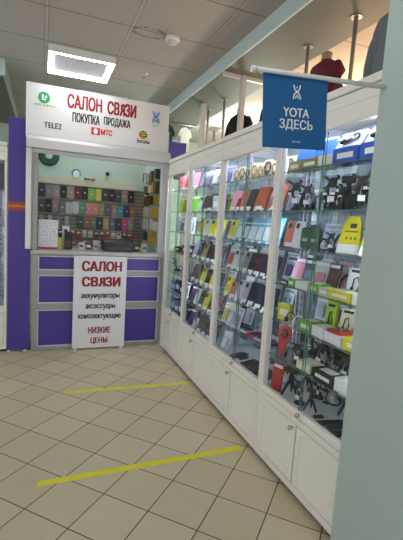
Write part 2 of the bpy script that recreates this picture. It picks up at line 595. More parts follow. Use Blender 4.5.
    if led:
        b = MB(); b.box(0.034, 0.044, 0.0205, 0.032, 0.62, 1.93, emit('eaf1ff', LED)); b.build('led_strip', t)
        b = MB(); b.box(0.034, 0.048, 0.05, w - 0.05, 2.04, 2.05, emit('eaf1ff', LED)); b.build('led_strip', t)
    return t
XC = 1.276
UNITS = [(3.602, 4.262), (2.857, 3.600), (2.052, 2.855), (1.252, 2.050)]
CABNAME = ['cabinet nearest kiosk', 'second cabinet', 'third cabinet', 'cabinet beside pillar']
LABS = ['white glass cabinet squeezed against the purple kiosk counter', 'white glass cabinet with yellow and dark phone cases, second from the kiosk',
        'white glass cabinet with light blue and brown cases, third from the kiosk', 'white glass cabinet with yellow packs and black holders beside the grey pillar']
for (y0, y1), lab in zip(UNITS, LABS):
    cabinet((XC, y0, 0), 0, y1 - y0, lab)

# ------------------------------------------------------------------ goods: builders, local front faces -x, width along y
def phone_case(t, c, w=0.078, h=0.155, card='e8e8ea'):
    th = 0.011
    m = mat(c, 0.4, coat=0.2)
    b = MB(); b.rrect(-w / 2, w / 2, 0, h, 0.012, 0, th, m, side=mat(c, 0.6, var=0.1)); s = b.build('shell', t)
    b = MB(); b.rrect(w * 0.08, w * 0.40, h * 0.72, h * 0.93, 0.008, -0.0015, -0.0002, DARK); b.build('camera_window', s)
    if card:
        b = MB(); b.box(-0.004, -0.0005, -w * 0.3, w * 0.3, 0.002, 0.024, mat(card, 0.5)); b.build('price_card', t)
def wallet_case(t, c, w=0.085, h=0.165, card='efefef'):
    m = mat(c, 0.6, var=0.12, scale=40)
    b = MB(); b.rrect(-w / 2, w / 2, 0, h, 0.006, 0.012, 0.018, m); b.build('back_cover', t)
    b = MB(); b.rrect(-w / 2, w / 2, 0, h, 0.006, 0, 0.006, m); f = b.build('front_cover', t)
    b = MB(); b.box(-0.002, -0.0002, -w / 2, -w * 0.1, h * 0.42, h * 0.56, mat(c, 0.45, var=0.15, scale=30)); b.build('strap', f)
    b = MB(); b.box(0.0, 0.018, w / 2 + 0.0002, w / 2 + 0.003, 0.002, h - 0.002, m); b.build('spine', t)
    if card:
        b = MB(); b.box(-0.007, -0.0035, -w * 0.28, w * 0.28, 0.001, 0.026, mat(card, 0.5)); b.build('price_card', t)
def boxed_case(t, c, w=0.082, h=0.175, card='dfe6ea'):
    """carton sleeve with a window"""
    b = MB(); b.box(0, 0.02, -w / 2, w / 2, 0, h, mat(c, 0.35, var=0.1)); s = b.build('carton', t)
    b = MB(); b.rrect(-w * 0.36, w * 0.36, h * 0.08, h * 0.62, 0.006, -0.001, -0.0001, mat(card, 0.3, var=0.2)); b.build('window', s)
    b = MB(); b.box(-0.001, -0.0001, -w * 0.4, w * 0.4, h * 0.72, h * 0.78, WHITE); b.build('printed_band', s)
def blister(t, c, w=0.09, h=0.16, card='dcdce4'):
    m = mat(card, 0.4, var=0.05)
    b = MB(); b.rrect(-w / 2, w / 2, 0, h, 0.006, 0, 0.002, m); k = b.build('backing_card', t)
    b = MB(); b.rrect(-w * 0.4, w * 0.4, h * 0.06, h * 0.7, 0.008, -0.022, -0.0002, CLEARP); b.build('bubble', t)
    b = MB(); b.rrect(-w * 0.26, w * 0.26, h * 0.12, h * 0.6, 0.01, -0.016, -0.003, mat(c, 0.45)); b.build('product', t)
    b = MB(); b.box(-0.001, -0.0001, -w * 0.42, w * 0.42, h * 0.8, h * 0.92, mat(c, 0.5)); b.build('printed_band', k)
def carton(t, c, w=0.12, h=0.05, d=0.16, lab='f0f0f0', top=None):
    m = mat(c, 0.45, var=0.04)
    b = MB(); b.box(0, d, -w / 2, w / 2, 0, h, m, 0.0015); s = b.build('carton', t)
    b = MB(); b.box(-0.001, -0.0001, -w * 0.36, w * 0.30, h * 0.3, h * 0.65, mat(lab, 0.5, var=0.2)); b.build('front_print', s)
    b = MB(); b.rrect(d * 0.2, d * 0.8, -w * 0.3, w * 0.3, 0.008, h + 0.0001, h + 0.001, mat(top or lab, 0.4, var=0.15), 'xy'); b.build('top_print', s)
def pack_tall(t, c, w=0.11, h=0.19, low='e6e6e2'):
    """tall slanted hanging pack with a white foot"""
    m = mat(c, 0.4, var=0.05)
    b = MB(); b.prism([(-w * .5, 0.045), (w * .5, 0.045), (w * .46, h * .78), (w * .3, h), (-w * .2, h), (-w * .36, h * .8)], 0, 0.02, m); s = b.build('sleeve', t)
    b = MB(); b.prism([(-w * .5, 0), (w * .5, 0), (w * .5, 0.0448), (-w * .5, 0.0448)], 0, 0.022, mat(low, 0.4)); b.build('foot', t)
    b = MB(); b.box(-0.001, -0.0001, -w * .18, w * .12, h * .68, h * .80, DARK)
    for k in range(3):
        b.box(-0.001, -0.0001, -w * .3 + k * w * .2, -w * .2 + k * w * .2, h * .36, h * .44, mat('8a7a12', 0.5))
    b.box(-0.001, -0.0001, -w * .3, w * .3, h * .56, h * .60, mat('a04a20', 0.5))
    b.build('printed_marks', s)
def car_holder(t, c='1b1b1d', s=1.0, tagc='f0f0f0', bend=0.0):
    """suction foot, bent neck and a spider clamp with four claws"""
    m = mat(c, 0.4)
    b = MB(); b.lathe([(0.032 * s, 0), (0.030 * s, 0.008 * s), (0.018 * s, 0.018 * s), (0.014 * s, 0.034 * s)], m, 16); b.build('suction_base', t)
    b = MB(); b.tube([(0, 0, 0.03 * s), (0.012 * s, (0.022 + bend) * s, 0.055 * s), (0.010 * s, (0.036 + bend) * s, 0.085 * s), (-0.006 * s, 0.022 * s, 0.112 * s), (-0.014 * s, 0.006 * s, 0.116 * s)], 0.0075 * s, m, 8); b.build('neck', t)
    b = MB(); b.at((-0.018 * s, 0, 0.116 * s)); b.lathe([(0.018 * s, 0.006 * s), (0.022 * s, 0.0), (0.018 * s, -0.006 * s)], m, 14, 'x')
    for a in (0.6, 2.5, 3.8, 5.6):
        ca, sa = math.cos(a), math.sin(a)
        b.tube([(0, 0.012 * s * ca, 0.012 * s * sa), (-0.004 * s, 0.036 * s * ca, 0.036 * s * sa), (-0.024 * s, 0.042 * s * ca, 0.042 * s * sa)], [0.007 * s, 0.006 * s, 0.005 * s], m, 6)
    b.build('clamp', t)
    if tagc:
        b = MB(); b.box(-0.036 * s, -0.034 * s, -0.022 * s, 0.008 * s, 0.035 * s, 0.058 * s, mat(tagc, 0.5)); b.tube([(-0.035 * s, 0, 0.058 * s), (-0.02 * s, 0, 0.10 * s)], 0.001, WHITE, 4); b.build('hang_tag', t)
def headphones(t, c='1a1a1c', s=0.56, pad='c9c9cc'):
    m = mat(c, 0.35)
    pts = [(0.0, 0.075 * s * math.cos(a), 0.05 * s + 0.095 * s * math.sin(a)) for a in [PI * k / 12 for k in range(13)]]
    b = MB(); b.tube(pts, 0.008 * s, m, 8); b.build('headband', t)
    for sg in (-1, 1):
        b = MB(); b.at((0, sg * 0.075 * s, 0.042 * s)); b.lathe([(0.02 * s, -0.014 * s), (0.038 * s, -0.012 * s), (0.04 * s, 0.006 * s), (0.026 * s, 0.016 * s)], m, 16, 'y'); e = b.build('ear_cup', t)
        b = MB(); b.at((0, sg * 0.075 * s, 0.042 * s)); b.lathe([(0.028 * s, 0.0165 * s * sg), (0.022 * s, 0.022 * s * sg)], mat(pad, 0.3, 0.4), 14, 'y'); b.build('cap', e)
def cable_coil(t, c='1a1a1c', r=0.045, n=3):
    m = mat(c, 0.5)
    pts = []
    for k in range(n * 14):
        a = 2 * PI * k / 14
        rr = r * (1 + 0.08 * math.sin(k * 1.7))
        pts.append((0.008 + 0.012 * math.sin(k * 0.9), rr * math.cos(a), r * 1.08 + 0.004 + rr * math.sin(a)))
    b = MB(); b.tube(pts, 0.0035, m, 6); b.build('cable', t)
    b = MB(); b.box(-0.008, 0.03, -0.012, 0.012, r * 0.75, r * 1.5, mat('c8c8cc', 0.5), 0.003); b.build('wrap_band', t)
    b = MB(); b.box(-0.004, 0.006, r * 0.6, r * 1.3, 0.0, 0.014, m, 0.002); b.build('plug', t)
def tripod(t, c='19191b', s=1.0):
    m = mat(c, 0.4)
    for k in range(3):
        a = 2 * PI * k / 3 + 0.5
        b = MB(); b.tube([(0, 0, 0.10 * s), (0.03 * s * math.cos(a), 0.03 * s * math.sin(a), 0.05 * s), (0.05 * s * math.cos(a), 0.05 * s * math.sin(a), 0.006 * s)], [0.009 * s, 0.008 * s, 0.006 * s], m, 8); b.build('leg', t)
    b = MB(); b.lathe([(0.014 * s, 0.095 * s), (0.016 * s, 0.11 * s), (0.01 * s, 0.118 * s), (0.014 * s, 0.13 * s)], m, 12); b.build('head', t)
    b = MB(); b.box(-0.012 * s, 0.004 * s, -0.035 * s, 0.035 * s, 0.131 * s, 0.165 * s, m, 0.004); b.build('clamp', t)
def handset(t, c='1a1a1c', w=0.06, l=0.15, th=0.014, scr='3b3f46'):
    """thing lying flat"""
    b = MB(); b.rrect(0, l, -w / 2, w / 2, 0.01, 0, th, mat(c, 0.35), 'xy'); s = b.build('body', t)
    b = MB(); b.rrect(l * .12, l * .88, -w * .42, w * .42, 0.006, th + 0.0001, th + 0.001, mat(scr, 0.15), 'xy'); b.build('screen', s)
def flat_pack(t, c, w=0.09, l=0.15, band='303238'):
    b = MB(); b.rrect(0, l, -w / 2, w / 2, 0.005, 0, 0.012, mat(c, 0.3, var=0.06), 'xy'); s = b.build('card', t)
    b = MB(); b.rrect(l * .15, l * .7, -w * .28, w * .28, 0.008, 0.0121, 0.022, mat(band, 0.35), 'xy'); b.build('product', t)
def pouch(t, c, w=0.12, h=0.16, cont=None):
    b = MB(); b.prism([(-w * .48, 0), (w * .5, 0.004), (w * .47, h * .55), (w * .5, h), (-w * .5, h * .97), (-w * .45, h * .4)], 0, 0.012, mat(c, 0.25, var=0.12, scale=30)); s = b.build('bag', t)
    b = MB(); b.box(-0.002, -0.0002, -w * .4, w * .4, h * .84, h * .95, mat('e9e9ee', 0.4)); b.build('header_card', s)
    if cont:
        b = MB(); b.rrect(-w * .3, w * .3, h * .15, h * .6, 0.01, -0.008, -0.0002, mat(cont, 0.35, var=0.15)); b.build('contents', s)
def trinket(t, c='b59a4e', s=1.0):
    m = mat(c, 0.35, 0.6, var=0.2, scale=60)
    b = MB(); b.rrect(-0.04 * s, 0.04 * s, 0, 0.13 * s, 0.004, 0.012, 0.014, mat('e4ded0', 0.5)); b.build('card', t)
    n = 18
    b = MB()
    pts = [(0.004, 0.026 * s * math.cos(2 * PI * k / n), 0.07 * s + 0.04 * s * math.sin(2 * PI * k / n)) for k in range(n)]
    b.tube(pts, [0.0045 * s * (1.0 + 0.7 * (k % 3 == 0)) for k in range(n)], m, 6, True); b.build('chain', t)
    b = MB(); b.ball((0.0, 0, 0.032 * s), (0.007, 0.018 * s, 0.02 * s), m, 10, 6); b.build('pendant', t)
def strap_case(t, c='2f5a2c', s=1.0):
    m = mat(c, 0.5, var=0.1)
    b = MB(); b.rrect(-0.03 * s, 0.03 * s, 0, 0.13 * s, 0.022 * s, 0, 0.028 * s, m, seg=5); b.build('body', t)
    b = MB(); b.tube([(0.012, 0, 0.13 * s), (0.012, 0.012 * s, 0.148 * s), (0.012, 0, 0.16 * s), (0.012, -0.012 * s, 0.148 * s)], 0.003, DARK, 6, True); b.build('loop', t)
    b = MB(); b.box(-0.0012, -0.0001, -0.018 * s, 0.018 * s, 0.045 * s, 0.065 * s, mat('a9b59e', 0.5)); b.build('badge', t)
def ring_strap(t, c='c2362c'):
    m = mat(c, 0.4)
    n = 24
    b = MB()
    A = []
    for k in range(n):
        a = 2 * PI * k / n
        A.append((0.052 * math.cos(a), 0.128 + 0.052 * math.sin(a)))
    b.prism(A, 0, 0.012, m); b.prism([(-0.036, 0.088), (0.036, 0.088), (0.012, 0.0), (-0.012, 0.0)], 0.001, 0.011, m); b.build('body', t)
    b = MB(); b.at((-0.001, 0, 0.128)); b.lathe([(0.03, 0.0009), (0.03, -0.004), (0.018, -0.007)], mat('6a3b3a', 0.4), 16, 'x'); b.build('centre', t)
def earphone_pack(t, c='e9d21e', w=0.10, h=0.15, prod='1c1c1e'):
    b = MB(); b.box(0, 0.03, -w / 2, w / 2, 0, h, mat(c, 0.4, var=0.05)); s = b.build('carton', t)
    b = MB()
    b.tube([(-0.004, -w * .1, h * .2), (-0.004, -w * .2, h * .45), (-0.004, -w * .05, h * .7), (-0.004, w * .12, h * .62), (-0.004, w * .18, h * .3)], 0.0035, mat(prod, 0.4), 6)
    b.ball((-0.006, -w * .1, h * .2), 0.009, mat(prod, 0.4), 8, 6); b.ball((-0.006, w * .18, h * .3), 0.009, mat(prod, 0.4), 8, 6)
    b.build('earphones', s)
    b = MB(); b.box(-0.001, -0.0001, -w * .35, w * .35, h * .84, h * .93, DARK); b.build('printed_band', s)

def card_pack(t, c, w=0.19, h=0.125, turn=0.35):
    """white hanging card with a dark stick shaped device under a clear bubble"""
    b = MB(); b.rrect(-w / 2, w / 2, 0, h, 0.006, 0, 0.003, mat('e6e6ea', 0.4, var=0.03)); k = b.build('backing_card', t)
    b = MB(); d = w * .33
    p0 = (-0.012, d * math.cos(turn), h * .45 - d * math.sin(turn)); p1 = (-0.012, -d * math.cos(turn), h * .45 + d * math.sin(turn))
    pts = [tuple(p0[i] + (p1[i] - p0[i]) * q for i in range(3)) for q in (0, .08, .5, .92, 1)]
    b.tube(pts, [.006, .011, .0115, .011, .006], mat(c, 0.4), 10); b.build('device', t)
    b = MB(); b.rrect(-w * .42, w * .42, h * .05, h * .86, 0.012, -0.026, -0.0002, CLEARP); b.build('bubble', t)
KIND = {'case': (phone_case, 'phone_case', 'phone case', 'case'), 'wallet': (wallet_case, 'wallet_case', 'flip phone case', 'case'),
        'boxed': (boxed_case, 'boxed_case', 'boxed phone case', 'case'), 'blister': (blister, 'blister_pack', 'blister pack', 'package'),
        'carton': (carton, 'carton_box', 'cardboard box', 'box'), 'tall': (pack_tall, 'accessory_pack', 'tall slanted pack', 'package'),
        'holder': (car_holder, 'phone_holder', 'car phone holder', 'phone holder'), 'phones': (headphones, 'headphones', 'headphones', 'headphones'),
        'coil': (cable_coil, 'cable_coil', 'coiled cable', 'cable'), 'tripod': (tripod, 'mini_tripod', 'mini tripod', 'tripod'),
        'handset': (handset, 'handset', 'flat handset', 'phone'), 'flat': (flat_pack, 'flat_pack', 'flat lying pack', 'package'),
        'pouch': (pouch, 'plastic_pouch', 'plastic pouch', 'package'), 'trinket': (trinket, 'chain_trinket', 'chain trinket', 'trinket'),
        'strap': (strap_case, 'strap_case', 'strap case', 'case'), 'ring': (ring_strap, 'ring_strap', 'round holder with tail', 'accessory'),
        'cardpack': (card_pack, 'card_pack', 'white card pack', 'package'),
        'ear': (earphone_pack, 'earphone_pack', 'earphone box', 'box')}
THICK = {'cardpack': .003, 'case': .011, 'wallet': .018, 'boxed': .02, 'blister': .002, 'tall': .022, 'pouch': .012, 'strap': .028, 'ear': .03, 'ring': .012, 'trinket': .014}
C = dict(red=('b5262a', 'red'), pink=('d98aa0', 'pink'), salmon=('c46a5e', 'salmon pink'), brown=('9c4a2a', 'brown orange'), yellow=('d9cf22', 'yellow'),
         black=('17171a', 'black'), dark=('26262c', 'dark grey'), navy=('1d2440', 'navy blue'), grey=('85868e', 'grey'), silver=('b9bac2', 'silver grey'),
         white=('e6e7ec', 'white'), lilac=('b3a9cf', 'lilac'), purple=('5c4a78', 'purple'), lblue=('6fb3d6', 'light blue'), blue=('2a56b8', 'blue'),
         sky=('4a86dd', 'bright blue'), green=('6fae2a', 'green'), dgreen=('2f5230', 'dark green'), lime=('b4d43a', 'lime green'), tan=('b39d72', 'tan'),
         olive=('8c8440', 'olive'), gold=('b59a4e', 'gold'), maroon=('5e1f33', 'maroon'), beige=('cfc6b4', 'beige'), clear=('c9d2da', 'clear'),
         orange=('d9702a', 'orange'), cream=('e9e3c8', 'cream'), slate=('4a566a', 'slate blue'), choc=('4a342c', 'dark brown'))
SN = {6: 'top shelf', 5: 'second shelf', 4: 'third shelf', 3: 'fourth shelf', 2: 'fifth shelf', 1: 'sixth shelf', 0: 'bottom board'}
ORD = ['first', 'second', 'third', 'fourth', 'fifth', 'sixth', 'seventh', 'eighth', 'ninth', 'tenth', 'eleventh', 'twelfth']
PENDING = []
def put(u, sh, kind, colr, f, dx=0.10, tilt=0.0, yaw=0.25, extra=None, row='', group=None, roll=0.0, dz=0.0, **kw):
    """put one article into cabinet u on shelf sh at fraction f from its far end"""
    PENDING.append((u, sh, kind, colr, f, dx, tilt, yaw, extra, row, group, roll, dz, kw))
def flush():
    from collections import Counter, defaultdict
    ph = []
    for (u, sh, kind, colr, f, dx, tilt, yaw, extra, row, group, roll, dz, kw) in PENDING:
        ph.append((extra if extra else C[colr][1] + ' ' + KIND[kind][2]) + (' ' + row if row else ''))
    keys = [(p[0], p[1], h) for p, h in zip(PENDING, ph)]
    cnt = Counter(keys)
    seen = defaultdict(int)
    order = sorted(range(len(PENDING)), key=lambda i: (keys[i], PENDING[i][4]))
    for i in order:
        u, sh, kind, colr, f, dx, tilt, yaw, extra, row, group, roll, dz, kw = PENDING[i]
        y0, y1 = UNITS[u]
        y = y1 - 0.05 - f * (y1 - y0 - 0.10)
        z = (0.462 if sh == 0 else SHZ[sh - 1]) + 0.0006
        lab = ph[i] + ', ' + SN[sh] + ' of ' + CABNAME[u]
        if cnt[keys[i]] > 1:
            seen[keys[i]] += 1
            lab = ph[i] + ', ' + ORD[seen[keys[i]] - 1] + ' from kiosk, ' + SN[sh] + ' of ' + CABNAME[u]
        fn, nm, phr, cat = KIND[kind]
        th = kw.get('d', .16) if kind == 'carton' else THICK.get(kind, 0)
        t = thing(nm, lab, cat, (XC + dx, y, z + dz + max(0, math.sin(tilt)) * th), (roll, tilt, yaw), group or ('%ss on the %s of the %s' % (phr, SN[sh], CABNAME[u])))
        fn(t, C[colr][0], **kw)
def line(u, sh, items, f0, f1, **k):
    n = len(items)
    for i, it in enumerate(items):
        f = f0 + (f1 - f0) * (i / max(1, n - 1))
        kw = dict(k)
        if len(it) > 2:
            kw.update(it[2])
        put(u, sh, it[0], it[1], f, **kw)
L = dict(tilt=0.38, yaw=0.30, dx=0.062)
L2 = dict(tilt=0.30, yaw=0.30, dx=0.22)
# cabinet nearest the kiosk
line(0, 6, [('wallet', 'salmon'), ('wallet', 'pink'), ('wallet', 'red'), ('wallet', 'salmon'), ('wallet', 'pink')], .12, .92, tilt=.2, yaw=.3, dx=.1)
line(0, 5, [('pouch', 'lime'), ('pouch', 'olive'), ('pouch', 'tan'), ('pouch', 'green')], .15, .88, tilt=.15, yaw=.3, dx=.12)
line(0, 4, [('blister', 'white'), ('blister', 'grey'), ('carton', 'white', dict(h=.12)), ('blister', 'silver')], .15, .88, tilt=.12, yaw=.3, dx=.1)
line(0, 3, [('carton', 'choc', dict(w=.11, h=.06)), ('phones', 'choc', dict(tilt=0)), ('carton', 'maroon', dict(w=.11, h=.09)), ('coil', 'black', dict(tilt=0))], .15, .88, tilt=0, yaw=.2, dx=.09)
line(0, 2, [('holder', 'black'), ('phones', 'dark'), ('coil', 'grey'), ('holder', 'dark')], .15, .9, tilt=0, yaw=.2, dx=.1)
line(0, 1, [('carton', 'blue', dict(w=.115, h=.11)), ('carton', 'navy', dict(w=.115, h=.14)), ('carton', 'black', dict(w=.115, h=.12)), ('blister', 'navy', dict(tilt=.2))], .14, .88, tilt=0, yaw=.1, dx=.08)
line(0, 0, [('carton', 'blue', dict(w=.115, h=.15)), ('carton', 'slate', dict(w=.115, h=.13)), ('carton', 'navy', dict(w=.115, h=.16)), ('carton', 'dark', dict(w=.11, h=.1))], .15, .87, tilt=0, yaw=.08, dx=.08)
# second cabinet
line(1, 6, [('blister', 'lilac', dict(card='c9c2dc')), ('blister', 'grey', dict(card='b7b1c8')), ('blister', 'white', dict(card='d5cfe0')), ('blister', 'dark', dict(card='c4bed2')), ('blister', 'purple', dict(card='9d96b4'))], .1, .92, tilt=.35, yaw=.3, dx=.1, w=.11)
line(1, 5, [('case', 'white'), ('case', 'dark', dict(w=.1)), ('wallet', 'dark'), ('carton', 'silver', dict(w=.07, h=.13, d=.05, tilt=0)), ('case', 'black')], .15, .92, **L)
line(1, 5, [('pouch', 'dgreen'), ('pouch', 'green')], .2, .6, **L2)
line(1, 4, [('case', 'yellow'), ('case', 'white'), ('case', 'yellow', dict(w=.09)), ('case', 'yellow', dict(w=.1))], .2, .85, **L)
line(1, 4, [('blister', 'white'), ('blister', 'lilac'), ('blister', 'white')], .1, .75, **L2)
line(1, 3, [('wallet', 'lilac'), ('case', 'black'), ('case', 'tan'), ('case', 'dark'), ('case', 'black'), ('case', 'choc')], .08, .93, **L)
line(1, 3, [('blister', 'silver'), ('blister', 'purple'), ('blister', 'silver')], .15, .8, **L2)
line(1, 2, [('wallet', 'maroon'), ('case', 'black'), ('case', 'yellow'), ('case', 'dark'), ('case', 'yellow'), ('case', 'black')], .08, .93, **L)
line(1, 2, [('blister', 'white'), ('blister', 'grey'), ('blister', 'lilac')], .15, .8, **L2)
line(1, 1, [('pouch', 'purple', dict(w=.09)), ('case', 'white'), ('case', 'black'), ('case', 'yellow'), ('case', 'dark'), ('case', 'maroon')], .06, .93, **L)
line(1, 1, [('blister', 'lilac'), ('blister', 'silver'), ('blister', 'white')], .15, .8, **L2)
line(1, 0, [('pouch', 'purple', dict(w=.1)), ('case', 'white', dict(h=.1)), ('case', 'black'), ('case', 'black'), ('case', 'dark'), ('case', 'black')], .08, .93, **L)
line(1, 0, [('blister', 'purple'), ('blister', 'lilac'), ('blister', 'silver')], .1, .8, **L2)
# third cabinet
line(2, 6, [('trinket', 'gold'), ('trinket', 'olive', dict(s=.85)), ('trinket', 'choc', dict(s=.7)), ('trinket', 'tan', dict(s=.9)), ('trinket', 'gold', dict(s=.75)), ('trinket', 'choc', dict(s=.9)), ('trinket', 'olive', dict(s=.7)), ('trinket', 'gold', dict(s=.85))], .05, .95, tilt=.1, yaw=.35, dx=.08, s=.8)
line(2, 6, [('trinket', 'olive', dict(s=.9)), ('trinket', 'gold', dict(s=.8)), ('trinket', 'choc'), ('trinket', 'gold', dict(s=.9)), ('trinket', 'tan', dict(s=.8)), ('trinket', 'olive')], .1, .9, tilt=.1, yaw=.35, dx=.15, s=1.0, row='in the second row')
line(2, 6, [('blister', 'cream', dict(card='e8e2d0')), ('blister', 'beige', dict(card='e4dcc8')), ('blister', 'tan', dict(card='ece6d6')), ('blister', 'white', dict(card='efe9da'))], .14, .9, **L2)
line(2, 5, [('wallet', 'pink'), ('wallet', 'maroon', dict(h=.1, w=.06)), ('wallet', 'salmon'), ('wallet', 'black', dict(w=.07))], .09, .44, **L)
line(2, 5, [('wallet', 'brown', dict(w=.1, h=.175)), ('wallet', 'brown', dict(w=.1, h=.175))], .64, .93, **L)
line(2, 5, [('blister', 'silver'), ('blister', 'white'), ('blister', 'silver'), ('blister', 'lilac')], .12, .85, **L2)
line(2, 4, [('case', 'yellow')], .08, .08, **L)
line(2, 4, [('boxed', 'lblue'), ('boxed', 'slate', dict(w=.06)), ('boxed', 'lblue'), ('boxed', 'lblue', dict(w=.07)), ('boxed', 'lblue'), ('boxed', 'lblue', dict(w=.09))], .25, .95, **L)
line(2, 4, [('blister', 'silver'), ('blister', 'maroon'), ('blister', 'white'), ('blister', 'silver')], .12, .9, **L2)
line(2, 3, [('case', 'red', dict(h=.12)), ('case', 'clear'), ('case', 'silver'), ('case', 'grey'), ('case', 'dark'), ('case', 'maroon'), ('case', 'navy'), ('case', 'black', dict(w=.09))], .10, .94, **L)
line(2, 3, [('blister', 'white'), ('blister', 'silver'), ('blister', 'pink'), ('blister', 'purple')], .12, .9, **L2)
line(2, 2, [('case', 'yellow', dict(w=.06)), ('case', 'salmon', dict(h=.12)), ('case', 'clear'), ('case', 'silver'), ('wallet', 'dark', dict(w=.095)), ('wallet', 'navy', dict(w=.1)), ('wallet', 'black', dict(w=.105))], .07, .92, **L)
line(2, 2, [('blister', 'white'), ('blister', 'silver'), ('blister', 'white'), ('blister', 'grey')], .12, .9, **L2)
line(2, 1, [('blister', 'yellow'), ('blister', 'white'), ('blister', 'silver')], .08, .34, **L)
line(2, 1, [('flat', 'white'), ('flat', 'red'), ('flat', 'silver'), ('flat', 'dark')], .5, .93, tilt=0, yaw=.15, dx=.075, l=.115)
line(2, 1, [('blister', 'white'), ('blister', 'silver'), ('blister', 'grey')], .2, .9, **L2)
line(2, 0, [('flat', 'black'), ('flat', 'white'), ('handset', 'black'), ('flat', 'dark'), ('handset', 'dark'), ('flat', 'black')], .34, .95, tilt=0, yaw=.3, dx=.06, w=.065)
line(2, 0, [('flat', 'silver', dict(row='at the back')), ('flat', 'white', dict(row='at the back')), ('flat', 'black', dict(row='at the back')), ('flat', 'silver', dict(row='at the back'))], .5, .93, tilt=0, yaw=.2, dx=.265, l=.08, w=.07)
line(2, 0, [('blister', 'white', dict(card='d8dcec'))], .1, .1, **L)
for u_, seqs in ((1, {5: 'dark silver grey', 4: 'grey slate silver', 3: 'slate silver dark', 2: 'silver purple grey', 1: 'slate white dark', 0: 'grey silver slate'}),
                 (2, {5: 'slate grey dark silver', 4: 'grey dark silver slate', 3: 'silver grey slate dark', 2: 'slate silver dark grey', 1: 'grey slate silver dark', 0: 'slate silver grey dark'}),
                 (0, {5: 'dark grey', 4: 'slate dark', 3: 'grey dark', 2: 'slate grey', 1: 'dark slate'})):
    for sh_, names in seqs.items():
        for k_, nm_ in enumerate(names.split()):
            n_ = len(names.split())
            put(u_, sh_, 'pouch', nm_, (k_ + .5) / n_, dx=.37, tilt=.12, yaw=.2, w=.13, h=.17, row='against the back')
# cabinet beside the pillar
line(3, 6, [('carton', 'tan', dict(w=.1)), ('carton', 'olive', dict(w=.14)), ('carton', 'cream', dict(w=.11))], .06, .44, tilt=0, yaw=.02, dx=.05, h=.055, d=.1)
line(3, 6, [('carton', 'blue', dict(w=.16)), ('carton', 'blue', dict(w=.16))], .64, .90, tilt=0, yaw=.02, dx=.05, h=.075, d=.1)
line(3, 6, [('pouch', 'sky'), ('pouch', 'sky')], .16, .40, tilt=.3, yaw=.1, dx=.07, dz=.0565, w=.15, h=.10)
line(3, 6, [('cardpack', 'black', dict(extra='white card pack with black stick device')), ('cardpack', 'dark', dict(extra='white card pack with dark grip device'))], .62, .90, tilt=.55, yaw=.05, dx=.075, dz=.0765, w=.165, h=.095)
line(3, 6, [('cardpack', 'black', dict(extra='white card pack at the back'))], .2, .2, tilt=.3, yaw=.2, dx=.3, w=.2, h=.12)
line(3, 5, [('holder', 'black', dict(s=1.2)), ('holder', 'dark'), ('phones', 'black'), ('holder', 'black', dict(s=1.2)), ('tripod', 'black'), ('holder', 'dark', dict(s=1.15)), ('holder', 'black')], .05, .94, tilt=0, yaw=.4, dx=.095)
line(3, 5, [('holder', 'grey'), ('coil', 'black'), ('holder', 'dark'), ('tripod', 'dark'), ('holder', 'black'), ('tripod', 'black')], .08, .93, tilt=0, yaw=-.4, dx=.205, row='in the second row')
line(3, 5, [('pouch', 'black', dict(h=.13)), ('pouch', 'dark', dict(h=.11)), ('pouch', 'black', dict(h=.15)), ('pouch', 'dark', dict(h=.13)), ('pouch', 'black', dict(h=.14))], .08, .92, tilt=.12, yaw=.2, dx=.285, w=.12)
line(3, 5, [('tripod', 'black'), ('holder', 'dark'), ('coil', 'black'), ('tripod', 'dark'), ('holder', 'black')], .12, .92, tilt=0, yaw=.2, dx=.395, row='at the back')
line(3, 4, [('case', 'salmon'), ('case', 'white', dict(w=.07)), ('strap', 'dgreen', dict(tilt=.05, s=.92)), ('strap', 'dgreen', dict(tilt=.05, s=.92))], .03, .36, tilt=.25, yaw=.35, dx=.07)
line(3, 4, [('coil', 'black', dict(r=.03)), ('holder', 'dark', dict(s=.7))], .46, .56, tilt=0, yaw=.3, dx=.08)
put(3, 4, 'coil', 'dark', .5, dx=.17, yaw=.2)
line(3, 4, [('tall', 'yellow'), ('tall', 'yellow')], .70, .92, tilt=.32, yaw=.35, dx=.085)
line(3, 4, [('carton', 'blue', dict(w=.07, h=.14)), ('carton', 'grey', dict(w=.06, h=.12)), ('carton', 'slate', dict(w=.07, h=.13))], .66, .95, tilt=0, yaw=.1, dx=.25, d=.05)
line(3, 4, [('blister', 'lilac'), ('blister', 'silver'), ('blister', 'dark'), ('blister', 'lilac')], .12, .54, tilt=.3, yaw=.3, dx=.3)
line(3, 3, [('pouch', 'pink', dict(w=.09)), ('pouch', 'slate', dict(w=.1, cont='7a86a0')), ('pouch', 'clear', dict(w=.1, cont='c27f90')), ('pouch', 'choc', dict(w=.07))], .04, .46, tilt=.3, yaw=.3, dx=.15)
line(3, 3, [('coil', 'dark'), ('coil', 'black')], .50, .64, tilt=0, yaw=.3, dx=.24)
line(3, 3, [('ear', 'white', dict(w=.1)), ('ear', 'beige', dict(w=.07)), ('ear', 'white', dict(w=.1))], .68, .94, tilt=.1, yaw=.3, dx=.18)
line(3, 3, [('blister', 'silver'), ('blister', 'pink'), ('blister', 'white'), ('blister', 'dark'), ('blister', 'silver')], .08, .95, tilt=.2, yaw=.3, dx=.33)
for f, c_, w_, h_ in ((.06, 'black', .08, .025), (.17, 'green', .06, .045), (.31, 'white', .11, .04), (.45, 'green', .08, .05), (.57, 'beige', .07, .04), (.74, 'yellow', .15, .045), (.93, 'white', .09, .05)):
    put(3, 3, 'carton', c_, f, dx=.045, yaw=.02, w=w_, h=h_, d=.09)
line(3, 2, [('carton', 'yellow', dict(w=.09, h=.10, d=.03)), ('phones', 'black', dict(pad='e6e6e6', s=.45)), ('phones', 'white', dict(pad='222226', s=.45))], .05, .28, tilt=0, yaw=.3, dx=.07)
